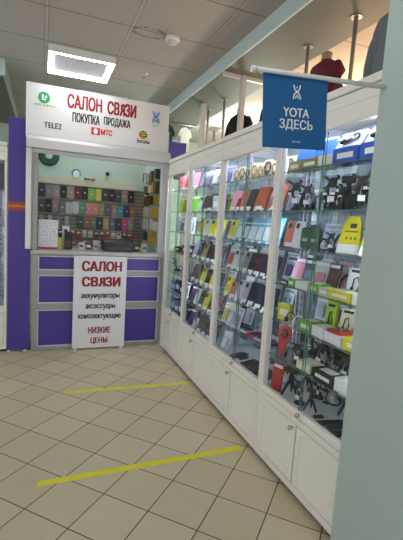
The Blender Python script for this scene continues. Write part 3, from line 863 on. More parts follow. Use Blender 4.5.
line(3, 2, [('ear', 'lime', dict(w=.06, h=.17)), ('ear', 'cream', dict(w=.08, tilt=.2)), ('pouch', 'dark', dict(w=.11, tilt=.3)), ('ear', 'yellow', dict(w=.10, h=.16, tilt=.1))], .46, .94, tilt=0, yaw=.3, dx=.18)
line(3, 2, [('blister', 'silver'), ('blister', 'dark'), ('blister', 'white'), ('blister', 'black'), ('blister', 'silver')], .08, .92, tilt=.2, yaw=.3, dx=.33)
for f, c_, w_, h_ in ((.40, 'green', .10, .06), (.555, 'white', .09, .055), (.715, 'white', .12, .05), (.925, 'yellow', .14, .06)):
    put(3, 2, 'carton', c_, f, dx=.045, yaw=.02, w=w_, h=h_, d=.1)
put(3, 2, 'handset', 'red', .715, dx=.05, yaw=.05, dz=.052, scr='8a2a22', extra='red flat gadget on a white box', l=.09, w=.1)
put(3, 1, 'ring', 'red', .05, dx=.07, tilt=.2, yaw=.3)
line(3, 1, [('phones', 'black', dict(s=.45)), ('holder', 'black', dict(s=.85))], .17, .27, tilt=0, yaw=.5, dx=.09)
line(3, 1, [('phones', 'black', dict(pad='e0e0e0')), ('holder', 'black'), ('phones', 'black', dict(pad='e8e8e8')), ('holder', 'dark'), ('phones', 'dark'), ('coil', 'black')], .23, .96, tilt=0, yaw=.3, dx=.19)
line(3, 1, [('holder', 'black'), ('tripod', 'black'), ('pouch', 'black', dict(w=.09, h=.13)), ('tripod', 'dark'), ('pouch', 'dark', dict(w=.09, h=.14)), ('tripod', 'black')], .08, .93, tilt=0, yaw=.0, dx=.295, row='in the second row')
line(3, 1, [('pouch', 'slate'), ('pouch', 'dark'), ('pouch', 'grey'), ('pouch', 'dark')], .1, .9, tilt=.1, yaw=.2, dx=.40, row='at the back')
for f, c_, w_, h_ in ((.43, 'cream', .12, .045), (.65, 'black', .16, .05), (.90, 'white', .16, .065)):
    put(3, 1, 'carton', c_, f, dx=.045, yaw=.02, w=w_, h=h_, d=.1)
put(3, 0, 'pouch', 'red', .05, dx=.06, tilt=.1, yaw=.3, w=.08, h=.17)
line(3, 0, [('tripod', 'black', dict(s=1.1)), ('holder', 'black'), ('tripod', 'dark', dict(s=.8))], .18, .46, tilt=0, yaw=.3, dx=.105)
line(3, 0, [('flat', 'beige', dict(l=.1)), ('handset', 'dark'), ('handset', 'slate'), ('handset', 'black'), ('handset', 'grey'), ('flat', 'silver')], .58, .98, tilt=0, yaw=-.2, dx=.045, w=.045)
line(3, 0, [('tripod', 'black'), ('holder', 'dark'), ('coil', 'black'), ('tripod', 'dark'), ('holder', 'black'), ('tripod', 'black')], .10, .95, tilt=0, yaw=.3, dx=.265, row='in the second row')
line(3, 0, [('carton', 'dark', dict(w=.12, h=.06)), ('carton', 'slate', dict(w=.1, h=.1)), ('carton', 'grey', dict(w=.12, h=.08)), ('carton', 'black', dict(w=.1, h=.12))], .1, .93, tilt=0, yaw=.02, dx=.36, d=.1)
flush()

# price tags along the shelf edges
def tags(u, sh, n, f0, f1):
    y0, y1 = UNITS[u]
    for k in range(n):
        f = f0 + (f1 - f0) * k / max(1, n - 1)
        y = y1 - 0.06 - f * (y1 - y0 - 0.12)
        z = SHZ[sh - 1] + 0.0005
        t = thing('price_tag', 'small white price tag along the %s edge of the %s' % (SN[sh], CABNAME[u]), 'price tag', (XC + 0.034, y, z), (0, 0, 0.1), 'price tags on the %s of the %s' % (SN[sh], CABNAME[u]))
        b = MB(); b.prism([(0, 0), (0.001, 0), (0.010, 0.017), (0.009, 0.017)], -0.013, 0.013, WHITE, 'xz'); b.build('card', t)
        b = MB(); b.box(0.001, 0.02, -0.012, 0.012, 0, 0.0008, CLEARP); b.build('foot', t)
for sh in (5, 4, 3, 2):
    tags(2, sh, 7, .1, .92)
    tags(1, sh, 5, .12, .9)

# ------------------------------------------------------------------ things on top of the cabinets
def pole(x, y, r, label, square=False):
    t = thing('support_pole', label, 'pole', (x, y, 2.116), group='support poles on the cabinet tops')
    z = 2.749 - 2.116
    b = MB()
    if square:
        b.box(-r, r, -r, r, 0, z, ALUW, 0.003)
    else:
        b.lathe([(r, 0.0), (r, z - 0.006)], STEEL, 14)
    b.build('tube', t)
    if not square:
        b = MB(); b.lathe([(0.035, z - 0.005), (0.035, z - 0.001)], STEEL, 16); b.build('flange', t)
pole(1.735, 2.05, 0.013, 'thin steel pole above the cabinet beside the pillar')
pole(1.735, 2.52, 0.013, 'thin steel pole just above the blue hanging sign')
pole(1.60, 3.25, 0.022, 'square white post above the second cabinet', True)
pole(1.735, 3.93, 0.013, 'thin steel pole between the two square posts')
pole(1.60, 4.19, 0.026, 'square white post above the cabinet nearest the kiosk', True)
pole(1.735, 4.37, 0.012, 'thin steel pole closest to the kiosk sign')
b = MB(); b.box(1.401, 1.575, 3.235, 3.262, 2.715, 2.749, ALUW, 0.003); b.box(1.625, 1.88, 3.235, 3.262, 2.715, 2.749, ALUW, 0.003)
tag(b.build('cross_rail'), 'white metal rail under the bulkhead at the top of a square post', 'rail')

def bust(x, y, s, c, label, neck='b08f6c', name='dress_form', kind='form', rz=0.0, sleeves=True):
    t = thing(name, label, kind, (x, y, 2.116), (0, 0, rz), 'garments on stands above the cabinets')
    b = MB(); b.lathe([(0.06 * s, 0), (0.06 * s, 0.012 * s), (0.014 * s, 0.02 * s), (0.014 * s, 0.08 * s)], STEEL, 14); b.build('stand', t)
    m = mat(c, 0.85, var=0.18, scale=18, bump=0.6)
    b = MB(); b.lathe([(0.10 * s, 0.078 * s), (0.115 * s, 0.10 * s), (0.108 * s, 0.17 * s), (0.112 * s, 0.24 * s), (0.122 * s, 0.29 * s), (0.105 * s, 0.335 * s), (0.06 * s, 0.362 * s), (0.036 * s, 0.375 * s)], m, 20, 'z', (0.72, 1.0)); j = b.build('jacket', t)
    if sleeves:
        for sg in (-1, 1):
            b = MB(); b.tube([(0, sg * 0.100 * s, 0.325 * s), (0, sg * 0.135 * s, 0.27 * s), (-0.01 * s, sg * 0.145 * s, 0.18 * s), (-0.02 * s, sg * 0.138 * s, 0.10 * s)], [0.03 * s, 0.034 * s, 0.031 * s, 0.027 * s], m, 10); b.build('sleeve', t)
    b = MB(); b.lathe([(0.033 * s, 0.376 * s), (0.03 * s, 0.40 * s), (0.034 * s, 0.415 * s), (0.02 * s, 0.425 * s)], mat(neck, 0.7), 14); b.build('neck_cap', t)
bust(1.60, 2.12, 1.0, '6a2530', 'maroon jacket on a dress form above the blue sign')
bust(1.60, 2.70, 0.80, '4a3d4e', 'plum jacket on a dress form half hidden by the blue sign', rz=.2)
bust(1.70, 3.47, 1.0, '141416', 'black coat on a dress form beside a square white post', rz=.3)
bust(1.58, 1.56, 1.12, '6c7478', 'large grey coat on a dress form next to the pillar', neck='6c7478', rz=-.1)
t = thing('display_stand', 'small white pedestal display stand on top of the cabinets', 'stand', (1.60, 3.83, 2.116))
b = MB(); b.lathe([(0.06, 0), (0.06, 0.01), (0.016, 0.02), (0.014, 0.27)], ALUW, 14); b.build('post', t)
b = MB(); b.lathe([(0.02, 0.271), (0.075, 0.285), (0.078, 0.30)], WHITE, 18); b.build('tray', t)
# partition and rack farther back
t = thing('header_panel', 'purple header panel on posts with a white edge behind the kiosk on the right', 'partition', (1.44, 5.04, 0))
b = MB(); b.box(0.016, 0.28, 0, 0.03, 2.0, 2.475, PURPLE); b.build('board', t)
b = MB(); b.box(-0.015, 0.0155, 0, 0.03, 0, 2.475, PURPLE); b.build('edge_post', t)
b = MB(); b.box(0.281, 0.315, -0.005, 0.035, 0, 2.485, WHITE); b.build('edge_post', t)
t = thing('clothes_rack', 'metal clothes rack behind the purple partition', 'rack', (1.40, 5.16, 0))
for x in (-0.06, 0.55):
    b = MB(); b.tube([(x, 0, 0.0), (x, 0, 2.735)], 0.012, STEEL, 10); b.build('upright', t)
b = MB(); b.tube([(-0.09, 0, 2.735), (0.58, 0, 2.735)], 0.010, STEEL, 10); b.build('rail', t)
def shirt(x, c, label, name):
    t = thing(name, label, 'garment', (x, 5.16, 2.735), (0, 0, 0.15), 'garments on the far clothes rack')
    b = MB(); b.tube([(0, -0.004, 0.0135), (0, 0.010, 0.0105), (0, 0.0145, -0.003), (0, 0.004, -0.0155), (0, 0, -0.03)], 0.0015, STEEL, 6)
    b.tube([(-0.07, 0, -0.05), (0, 0, -0.03), (0.07, 0, -0.05)], 0.004, STEEL, 6); b.build('hanger', t)
    o = [(-.04, -.055), (.04, -.055), (.17, -.11), (.24, -.26), (.19, -.29), (.15, -.22), (.15, -.6), (-.15, -.6), (-.15, -.22), (-.19, -.29), (-.24, -.26), (-.17, -.11)]
    b = MB(); b.prism([(p[0] * .42, p[1] * .55 - .005) for p in o], -0.025, 0.025, mat(c, 0.9, var=0.1, scale=20, bump=0.5), 'xz'); b.build('cloth', t)
shirt(1.49, '16323a', 'dark teal garment hanging beyond the kiosk sign', 'hanging_coat')
shirt(1.725, 'e4e2dc', 'white shirt hanging beyond the kiosk sign', 'hanging_shirt')
# added uplights, out of sight behind the cabinets, brighten the ceiling there
for x, y, hue, k, lab in ((2.85, 1.6, 'ffb870', 1.5, 'added warm uplight hidden behind the cabinet beside the pillar'), (2.85, 3.1, 'ffcf98', 1.4, 'added warm uplight hidden behind the second cabinet'),
                          (2.7, 4.9, 'f4fbea', 2.2, 'added white uplight standing in for daylight, in line with the kiosk')):
    t = thing('added_uplight', lab, 'light', (x, y, 0), group='added uplights')
    b = MB(); b.lathe([(0.14, 0), (0.14, 0.02), (0.015, 0.03), (0.015, 2.05)], STEEL, 16); b.build('stem', t)
    b = MB(); b.lathe([(0.03, 2.05), (0.13, 2.16), (0.132, 2.162)], ALUW, 18); b.build('bowl', t)
    b = MB(); b.lathe([(0.115, 2.164), (0.11, 2.172)], emit(hue, WARM * k), 18); b.build('lamp', t)

# ------------------------------------------------------------------ blue sign on the pillar
t = thing('hanging_sign', 'blue square sign with white lettering hanging from a white rod on the pillar', 'sign', (1.19, 1.215, 2.008), (0, -0.0785, 0))
WROD = mat('dcdcd8', 0.4, var=0.03)
b = MB(); b.tube([(-0.555, 0, 0), (0.0045, 0, 0)], 0.0085, WROD, 12); b.lathe([(0.011, -0.567), (0.011, -0.552)], WROD, 12, 'x'); b.build('rod', t)
BLUE = mat('0c5c98', 0.45, var=0.03)
b = MB(); b.box(-0.523, -0.262, -0.002, 0.002, -0.246, -0.0088, BLUE); bn = b.build('banner', t)
b = MB(); b.box(-0.523, -0.262, -0.006, 0.006, -0.0135, -0.0086, mat('0b4d86', 0.5)); b.build('hem', bn)
WP = mat('f2f4f6', 0.5)
text('YOTA', -0.445, -0.338, -0.140, -0.110, -0.0022, WP, t, bold=0.012)
text('ЗДЕСЬ', -0.459, -0.322, -0.186, -0.148, -0.0022, WP, t, bold=0.012)
text('yota', -0.405, -0.372, -0.226, -0.220, -0.0022, WP, t, bold=0.0)
def yota_figure(b, cx, cz, w, h, y, m):
    """small dancing figure: raised arms, waist, round body with legs"""
    a = w * 0.085
    U = [(cx + w * .42 * math.cos(q), y, cz + h * .44 + h * .40 * math.sin(q)) for q in [PI + PI * k / 12 for k in range(13)]]
    b.tube(U, a, m, 6)
    A = [(cx + w * .48 * math.cos(q), y, cz - h * .48 + h * .46 * math.sin(q)) for q in [PI * k / 12 for k in range(13)]]
    b.tube(A, a, m, 6)
    I = [(cx + w * .2 * math.cos(q), y, cz - h * .44 + h * .2 * math.sin(q)) for q in [PI * k / 8 for k in range(9)]]
    b.tube(I, a * .9, m, 6)
    b.ball((cx, y, cz + h * .3), a * 1.2, m, 8, 6)
b = MB(); yota_figure(b, -0.391, -0.057, 0.03, 0.05, -0.0035, WP); b.build('logo', t)

# ------------------------------------------------------------------ kiosk
YK = 4.386
t = thing('kiosk', 'purple and grey sales kiosk counter with a roller shutter box', 'kiosk', (0, YK, 0))
kiosk = t
xa, xb = -0.10, 1.305
ML = 0.40; MR = 0.83
rails = [(0.0, 0.04), (0.441, 0.509), (0.812, 0.863), (1.016, 1.03)]
b = MB()
for x0, x1 in ((xa, xa + 0.057), (xb - 0.045, xb), (ML - 0.035, ML + 0.035), (MR - 0.035, MR + 0.035)):
    b.box(x0, x1, 0.0, 0.05, 0.0, 1.03, ALU, 0.004)
for z0, z1 in rails:
    for x0, x1 in ((xa + 0.0575, ML - 0.0355), (ML + 0.0355, MR - 0.0355), (MR + 0.0355, xb - 0.0455)):
        b.box(x0, x1, 0.003, 0.05, z0 + 0.001, z1, ALU, 0.004)
b.build('frame', t)
for z0, z1 in ((0.04, 0.441), (0.509, 0.812), (0.863, 1.016)):
    for x0, x1 in ((xa + 0.057, ML - 0.035), (ML + 0.035, MR - 0.035), (MR + 0.035, xb - 0.045)):
        b = MB(); b.box(x0 + .001, x1 - .001, 0.018, 0.03, z0 + .001, z1 - .001, PURPLE)
        e = 0.011  # light edge strips paint in the highlights along the rails
        for q in ((x0 + .001, x1 - .001, z0 + .001, z0 + e), (x0 + .001, x1 - .001, z1 - e, z1 - .001), (x0 + .001, x0 + e, z0 + e, z1 - e), (x1 - e, x1 - .001, z0 + e, z1 - e)):
            b.box(q[0], q[1], 0.006, 0.0178, q[2], q[3], mat('d6d4d2', 0.35, 0.2, var=0.04))
        b.build('panel', t)
b = MB(); b.box(xa - 0.015, xb, -0.03, 0.46, 1.031, 1.072, mat('b4b1ac', 0.35, 0.2, var=0.04), 0.006); b.build('countertop', t)
b = MB(); b.box(xa, xa + 0.02, 0.051, 1.06, 0.0, 2.45, MINT); b.build('side_panel', t)
b = MB(); b.box(xb - 0.02, xb, 0.051, 1.06, 0.0, 2.45, MINT); b.build('side_panel', t)
b = MB(); b.box(xa, xb, 1.061, 1.085, 0.0, 2.45, MINT)
b.box(0.235, 0.245, 1.0585, 1.061, 1.91, 2.45, mat('d3d8c4', 0.6)); b.build('back_panel', t)
b = MB(); b.box(xa + 0.021, xb - 0.12, 1.04, 1.0605, 1.835, 1.915, mat('d8d2ba', 0.5)); b.build('cream_rail', t)
b = MB(); b.box(xa + 0.021, xb - 0.021, 1.052, 1.0605, 1.08, 1.834, mat('77726a', 0.6, var=0.2, scale=10))
for z in [1.12 + 0.048 * k for k in range(15)]:
    b.box(xa + 0.021, xb - 0.021, 1.046, 1.0518, z, z + 0.006, mat('b9b6ae', 0.4, 0.3))
b.build('slat_wall', t)
b = MB(); b.box(xa + 0.021, xb - 0.021, 0.80, 1.05, 1.045, 1.065, mat('c9c5bb', 0.5)); b.build('back_shelf', t)
# shutter box and guides
b = MB()
b.prism([(-0.10, 2.085), (0.05, 2.085), (0.05, 2.20), (-0.07, 2.20), (-0.10, 2.165)], -0.165, 1.292, mat('cfcecb', 0.4, 0.15), 'yz'); b.build('shutter_box', t)
b = MB(); b.box(-0.10, xb, -0.01, 0.03, 2.05, 2.084, ALUW); b.build('shutter_slat', t)
b = MB(); b.box(-0.168, -0.117, -0.035, -0.003, 1.085, 2.084, WHITE, 0.003); b.build('shutter_guide', t)
b = MB(); b.box(xa + 0.001, xa + 0.045, 0.0, 0.05, 1.073, 2.05, ALU, 0.003); b.build('window_post', t)
b = MB(); b.box(xb - 0.08, xb, -0.005, 0.05, 1.073, 2.05, mat('c6c8cc', 0.4, 0.15), 0.003); b.build('window_post', t)

# sign board above the shutter
t = thing('shop_sign', 'long white sign board with red lettering above the kiosk shutter', 'sign', (0, YK, 0))
SB = mat('dedbd8', 0.45, var=0.02, scale=3)
b = MB(); b.box(-0.167, 1.272, -0.02, 0.02, 2.201, 2.70, SB); b.build('board', t)
b = MB(); b.box(-0.167, 1.272, -0.026, -0.0202, 2.201, 2.215, ALUW); b.box(-0.172, -0.1672, -0.026, 0.02, 2.201, 2.703, WHITE); b.box(-0.167, 1.272, -0.026, 0.02, 2.7002, 2.705, WHITE); b.build('edge_trim', t)
RED = mat('96101f', 0.5); INK = mat('1d1d22', 0.5)
hy = -0.0205
text('САЛОН', 0.205, 0.548, 2.520, 2.660, hy, RED, t, bold=0.055)
text('СВЯЗИ', 0.600, 0.906, 2.520, 2.655, hy, RED, t, bold=0.055)
text('ПОКУПКА', 0.257, 0.528, 2.392, 2.487, hy, INK, t, bold=0.045)
text('ПРОДАЖА', 0.569, 0.848, 2.392, 2.490, hy, INK, t, bold=0.045)
text('TELE2', -0.010, 0.157, 2.298, 2.352, hy, INK, t, bold=0.03)
text('МТС', 0.543, 0.659, 2.302, 2.360, hy, mat('c8202c', 0.5), t, bold=0.05)
text('Билайн', 0.925, 1.062, 2.272, 2.318, hy, INK, t, bold=0.01)
text('МЕГАФОН', -0.102, 0.095, 2.497, 2.518, hy, mat('4aa56a', 0.5), t, bold=0.01)
text('yota', 1.09, 1.158, 2.462, 2.492, hy, mat('7fb6df', 0.5), t, bold=0.01)
b = MB(); b.rrect(0.446, 0.534, 2.294, 2.366, 0.004, hy - 0.002, hy, mat('d2222e', 0.5), 'xz'); lg = b.build('logo', t, (0, 0, 0)); lg['label'] = 'red square with a white egg'
b = MB(); b.at((0.49, hy - 0.0021, 2.33)); b.lathe([(0.026, 0.0), (0.026, -0.001)], WP, 20, 'y', (0.85, 1.1)); b.build('egg', lg)
b = MB(); b.at((-0.012, hy, 2.579)); b.lathe([(0.055, 0.0), (0.055, -0.002)], mat('2f9a5a', 0.5), 28, 'y'); lg = b.build('logo', t); lg['label'] = 'green disc with white marks'
b = MB()
b.rrect(-0.03, -0.016, 2.57, 2.61, 0.005, hy - 0.004, hy - 0.0021, WP, 'xz'); b.rrect(-0.03, 0.006, 2.556, 2.568, 0.005, hy - 0.004, hy - 0.0021, WP, 'xz')
b.rrect(0.0, 0.016, 2.575, 2.60, 0.006, hy - 0.004, hy - 0.0021, WP, 'xz'); b.build('mark', lg)
b = MB(); b.at((0.99, hy, 2.362)); b.lathe([(0.043, 0.0), (0.043, -0.002)], mat('1c1a18', 0.5), 24, 'y', (1.05, 0.95)); lg = b.build('logo', t); lg['label'] = 'black and yellow striped disc'
b = MB()
for z in (-0.024, -0.002, 0.02):
    ww = 0.043 * math.sqrt(max(0.05, 1 - (z / 0.043) ** 2)) * 0.95
    b.prism([(0.99 - ww, 2.362 + z - 0.006), (0.99 + ww * .8, 2.362 + z - 0.006), (0.99 + ww, 2.362 + z + 0.005), (0.99 - ww * .8, 2.362 + z + 0.005)], hy - 0.003, hy - 0.0021, mat('e8c21c', 0.5), 'xz')
b.build('stripe', lg)
b = MB(); yota_figure(b, 1.124, 2.57, 0.075, 0.13, hy - 0.002, mat('2f7fc4', 0.5)); lg = b.build('logo', t); lg['label'] = 'blue figure with raised arms'
# poster in front of the counter
t = thing('poster_board', 'tall white poster with red and black lettering leaning on the counter', 'poster', (0, YK - 0.055, 0.0))
b = MB(); b.box(0.307, 0.868, 0, 0.012, 0.018, 1.030, mat('e3e2e4', 0.45, var=0.02)); b.build('board', t)
for x in (0.33, 0.82):
    b = MB(); b.box(x, x + 0.025, -0.03, 0.04, 0.0, 0.0175, WHITE); b.build('foot', t)
hy = -0.0003
text('САЛОН', 0.387, 0.814, 0.866, 0.978, hy, RED, t, bold=0.06)
text('СВЯЗИ', 0.391, 0.804, 0.700, 0.808, hy, RED, t, bold=0.06)
text('аккумуляторы', 0.388, 0.800, 0.556, 0.622, hy, INK, t, bold=0.04)
text('аксессуары', 0.437, 0.754, 0.442, 0.506, hy, INK, t, bold=0.04)
text('комплектующие', 0.362, 0.820, 0.330, 0.396, hy, INK, t, bold=0.04)
text('НИЗКИЕ', 0.471, 0.712, 0.180, 0.252, hy, RED, t, bold=0.045)
text('ЦЕНЫ', 0.500, 0.684, 0.058, 0.134, hy, RED, t, bold=0.045)
# purple partition left of the kiosk
t = thing('partition_panel', 'tall purple partition panel with orange band left of the kiosk', 'partition', (0, YK + 0.012, 0))
b = MB(); b.box(-0.325, -0.118, 0, 0.04, 0.022, 2.36, PURPLE); b.build('board', t)
b = MB(); b.box(-0.325, -0.118, -0.0015, -0.0001, 1.46, 1.55, mat('a04a26', 0.5))
b.box(-0.325, -0.118, -0.0025, -0.0016, 1.495, 1.515, mat('d87838', 0.5)); b.build('band', t)
for x in (-0.31, -0.155):
    b = MB(); b.lathe([(0.022, 0), (0.022, 0.006), (0.01, 0.01), (0.01, 0.0215)], WHITE, 12); b.build('foot', t, (x, 0.02, 0))
# display cabinet left of it
cabinet((-0.333, YK + 0.02, 0), PI / 2, 0.85, 'white glass display cabinet left of the purple partition', [0.75, 1.0, 1.3, 1.66], led=False, grp=None)
def leftgood(fn, nm, desc, cat, dx, dy, z, **k):
    t = thing(nm, desc, cat, (-0.333 - dx, YK + 0.02 + dy, z), (0, 0, PI / 2))
    fn(t, **k)
leftgood(carton, 'carton_box', 'tall dark box on top shelf of the cabinet left of the purple partition', 'box', 0.105, 0.06, 1.6606, c='2c2823', w=.12, h=.25, d=.1, lab='4a4238')
leftgood(car_holder, 'phone_holder', 'black gadget on second shelf of the cabinet left of the purple partition', 'phone holder', 0.1, 0.1, 1.301, s=1.1)
leftgood(car_holder, 'phone_holder', 'black holder on third shelf of the cabinet left of the purple partition', 'phone holder', 0.1, 0.1, 1.001, s=1.2)
leftgood(headphones, 'headphones', 'dark headphones on the bottom glass shelf left of the purple partition', 'headphones', 0.14, 0.12, 0.7506)
leftgood(flat_pack, 'flat_pack', 'flat silver pack on the bottom board left of the purple partition', 'package', 0.13, 0.1, 0.463, c='b9bac2')

# ------------------------------------------------------------------ goods inside the kiosk
YB = YK + 1.046
def hang_case(x, z0, c, w, h, label, kind='hanging_case', row=''):
    t = thing(kind, label, 'case', (x, YB - 0.022, z0), (0, 0, 0), 'packed phone cases hanging in the kiosk')
    b = MB(); b.rrect(-w / 2, w / 2, 0, h, 0.012, 0, 0.012, mat(c, 0.45, var=0.1), 'xz'); b.build('case', t)
    b = MB(); b.box(-w * .14, w * .16, -0.0015, -0.0002, h * .46, h * .56, mat('c9c9c9', 0.5)); b.build('sticker', t)
    b = MB(); b.tube([(0, 0.0121, h - 0.012), (0, 0.0205, h - 0.008)], 0.003, STEEL, 6); b.build('hook', t)
rows = [
 (1.665, .155, [('3a3a3a', 'dark grey'), ('8a8886', 'grey'), ('a3918a', 'rose grey'), ('1c1c1e', 'black'), ('a89a84', 'tan'), ('6a2436', 'maroon'), ('1d1d20', 'black'), ('86b83a', 'lime green'), ('d6cc50', 'yellow'), ('3b3a46', 'dark grey'), ('1e1e22', 'black'), ('3a3a40', 'dark grey'), ('a38c7c', 'tan'), ('242426', 'black')], -0.025, 1.10),
 (1.47, .155, [('56555a', 'dark grey'), ('2a2a2c', 'black'), ('9b7f80', 'rose grey'), ('77767a', 'grey'), ('b9c2c0', 'pale grey'), ('c9c9c4', 'white'), ('5e9470', 'green'), ('d0808c', 'pink'), ('cf8a58', 'orange'), ('8c8c66', 'olive'), ('5a5864', 'dark grey'), ('9a8468', 'tan'), ('3c8a9c', 'teal'), ('283066', 'navy'), ('a8683c', 'brown')], -0.025, 1.13),
 (1.29, .155, [('2e5a48', 'dark green'), ('9a6448', 'brown'), ('7a7a5c', 'olive'), ('2c3a52', 'navy'), ('b8a858', 'mustard'), ('6a5f7e', 'purple grey'), ('2c3c34', 'dark green'), ('c43c6a', 'hot pink'), ('948c7c', 'grey')], 0.45, 1.11)]
rn = ['top row', 'middle row', 'lower row']
from collections import Counter
for ri, (z0, h, cs, x0, x1) in enumerate(rows):
    cn = Counter(c[1] for c in cs); sc = Counter()
    for k, (c, nm) in enumerate(cs):
        x = x0 + (x1 - x0) * k / (len(cs) - 1)
        sc[nm] += 1
        lab = nm + ' packed phone case hanging in the ' + rn[ri] + ' inside the kiosk'
        if cn[nm] > 1:
            lab = nm + ' packed phone case, ' + ORD[sc[nm] - 1] + ' from the left, ' + rn[ri] + ' inside the kiosk'
        hang_case(x, z0 + random.uniform(-.006, .006), c, random.uniform(.072, .084), h * random.uniform(.94, 1.05), lab)
for k, (c, nm) in enumerate((('a8a29a', 'grey'), ('c2bdb4', 'pale'), ('8c8a86', 'dark'), ('b0aaa2', 'beige'))):
    hang_case(-0.02 + k * 0.1, 1.275, c, .05, .16, nm + ' long package hanging at lower left inside the kiosk', 'hanging_package')
# small packs on the back shelf
pal = [('e2e0dc', 'white'), ('b8323a', 'red'), ('2c2c30', 'black'), ('c9c4ba', 'beige'), ('8a8f96', 'grey')]
pc = Counter()
seq = [0, 1, 0, 3, 0, 1, 4, 0, 2, 0, 1, 0, 3, 1, 0, 4]
for k, i in enumerate(seq):
    c, nm = pal[i]
    pc[nm] += 1
    t = thing('small_box', nm + ' small box on the back shelf of the kiosk, ' + ORD[pc[nm] - 1] + ' from the left', 'box', (-0.02 + k * 0.076, YK + 0.87, 1.0655), (0, 0, random.uniform(-.1, .1)), 'small boxes on the kiosk back shelf')
    hh = random.uniform(.06, .10)
    b = MB(); b.box(-.03, .03, 0, .05, 0, hh, mat(c, 0.5)); b.build('carton', t)
    b = MB(); b.box(-.02, .02, -.001, -.0001, hh * .45, hh * .8, mat(pal[(i + 2) % 5][0], 0.4, var=.2)); b.build('print', t)
rq = random.Random(5)
lowc = Counter()
for k in range(15):
    c, nm = rq.choice([('d8d6d2', 'white'), ('b23a3e', 'red'), ('8f8c88', 'grey'), ('c4b8a8', 'beige'), ('3a3a3e', 'black')])
    lowc[nm] += 1
    t = thing('hanging_packet', nm + ' small packet in the lowest hanging row of the kiosk, ' + ORD[lowc[nm] - 1] + ' from left', 'package', (0.06 + k * 0.0745, YB - 0.022, 1.175 + rq.uniform(-.008, .008)), (0, 0, 0), 'small packets in the lowest hanging row of the kiosk')
    b = MB(); b.rrect(-.028, .028, 0, .085, .006, 0, .008, mat(c, .4, var=.2), 'xz'); b.build('packet', t)
    b = MB(); b.box(-.02, .02, -.001, -.0001, .05, .072, mat('e4e2e0' if nm != 'white' else 'a8343a', .5)); b.build('print', t)
    b = MB(); b.tube([(0, 0.0081, .074), (0, 0.0205, .076)], 0.003, STEEL, 6); b.build('hook', t)
# right hand wall of the kiosk
palr = [('a8842c', 'golden'), ('6a4a22', 'brown'), ('b8983c', 'yellow'), ('c9c6bc', 'white'), ('5a3d26', 'dark brown'), ('77787c', 'grey'), ('34363c', 'dark')]
xr = xb - 0.021
cr = Counter()
rp = random.Random(11)
for lv, z0 in enumerate((1.93, 1.78, 1.63, 1.48, 1.33, 1.18)):
    for k in range(6):
        i = rp.choice(((4, 3, 4, 6, 3), (4, 0, 2, 3), (0, 2, 1, 0, 4), (0, 2, 3, 1), (3, 5, 2, 3), (6, 3, 5, 2))[lv])
        c, nm = palr[i]
        key = (lv, nm); cr[key] += 1
        lab = nm + ' packet on the side wall of the kiosk, ' + ORD[lv] + ' row, ' + ORD[cr[key] - 1] + ' from front'
        t = thing('hanging_packet', lab, 'package', (xr - 0.012, YK + 0.24 + k * 0.128 + rp.uniform(-.01, .01), z0 + rp.uniform(-.012, .012)), (0, 0, 0), 'packets on the kiosk side wall')
        b = MB(); w = rp.uniform(.085, .105); hh = rp.uniform(.10, .135)
        b.prism([(-w * .5, 0.01), (0, 0), (w * .5, 0.008), (w * .47, hh * .5), (w * .5, hh), (-w * .5, hh * .98), (-w * .46, hh * .5)], -rp.uniform(.02, .07), 0, mat(c, 0.35, var=.35, scale=60), 'yz'); b.build('packet', t)
        b = MB(); b.tube([(0.0005, 0, hh - .02), (0.0115, 0, hh - .018)], .003, STEEL, 6); b.build('hook', t)
# signs on the mint wall
t = thing('round_sign', 'round green sign with silver centre high inside the kiosk', 'sign', (0.052, YK + 1.0608, 2.165))
b = MB(); b.lathe([(0.12, 0.0), (0.124, -0.015), (0.10, -0.03), (0.05, -0.026)], mat('1f5a38', 0.4, var=.2), 28, 'y'); b.build('rim', t)
b = MB(); b.lathe([(0.045, -0.0265), (0.035, -0.034), (0.015, -0.036)], mat('c4cfc8', 0.35, .4), 20, 'y'); b.build('centre', t)
t = thing('wall_badge', 'small round white and blue badge on the mint kiosk wall', 'sign', (0.385, YK + 1.0608, 1.985))
b = MB(); b.lathe([(0.058, 0.0), (0.058, -0.008)], mat('3f6f94', 0.5), 24, 'y'); b.build('rim', t)
b = MB(); b.lathe([(0.042, -0.0082), (0.04, -0.012)], WP, 20, 'y'); b.box(-.05, .05, -.011, -.0083, -.06, -.02, mat('e8e2c6', .5)); b.build('face', t)
t = thing('security_camera', 'small black camera on the mint wall inside the kiosk', 'camera', (0.775, YK + 1.0608, 1.995))
b = MB(); b.box(-.02, .02, -.02, 0, -.035, .0, mat('d8d2a8', .5), .003); b.build('mount', t)
b = MB(); b.at((0, -.04, .022)); b.lathe([(0.022, .02), (0.026, 0), (0.024, -.03), (0.014, -.034)], BLACK, 14, 'y'); b.build('body', t)
t = thing('spool_bar', 'tan cylinder lying on the cream rail inside the kiosk', 'roll', (0.55, YK + 1.02, 1.9285))
b = MB(); b.lathe([(0.013, -.07), (0.013, .07)], mat('9c8a5e', .6), 14, 'x'); b.build('roll', t)
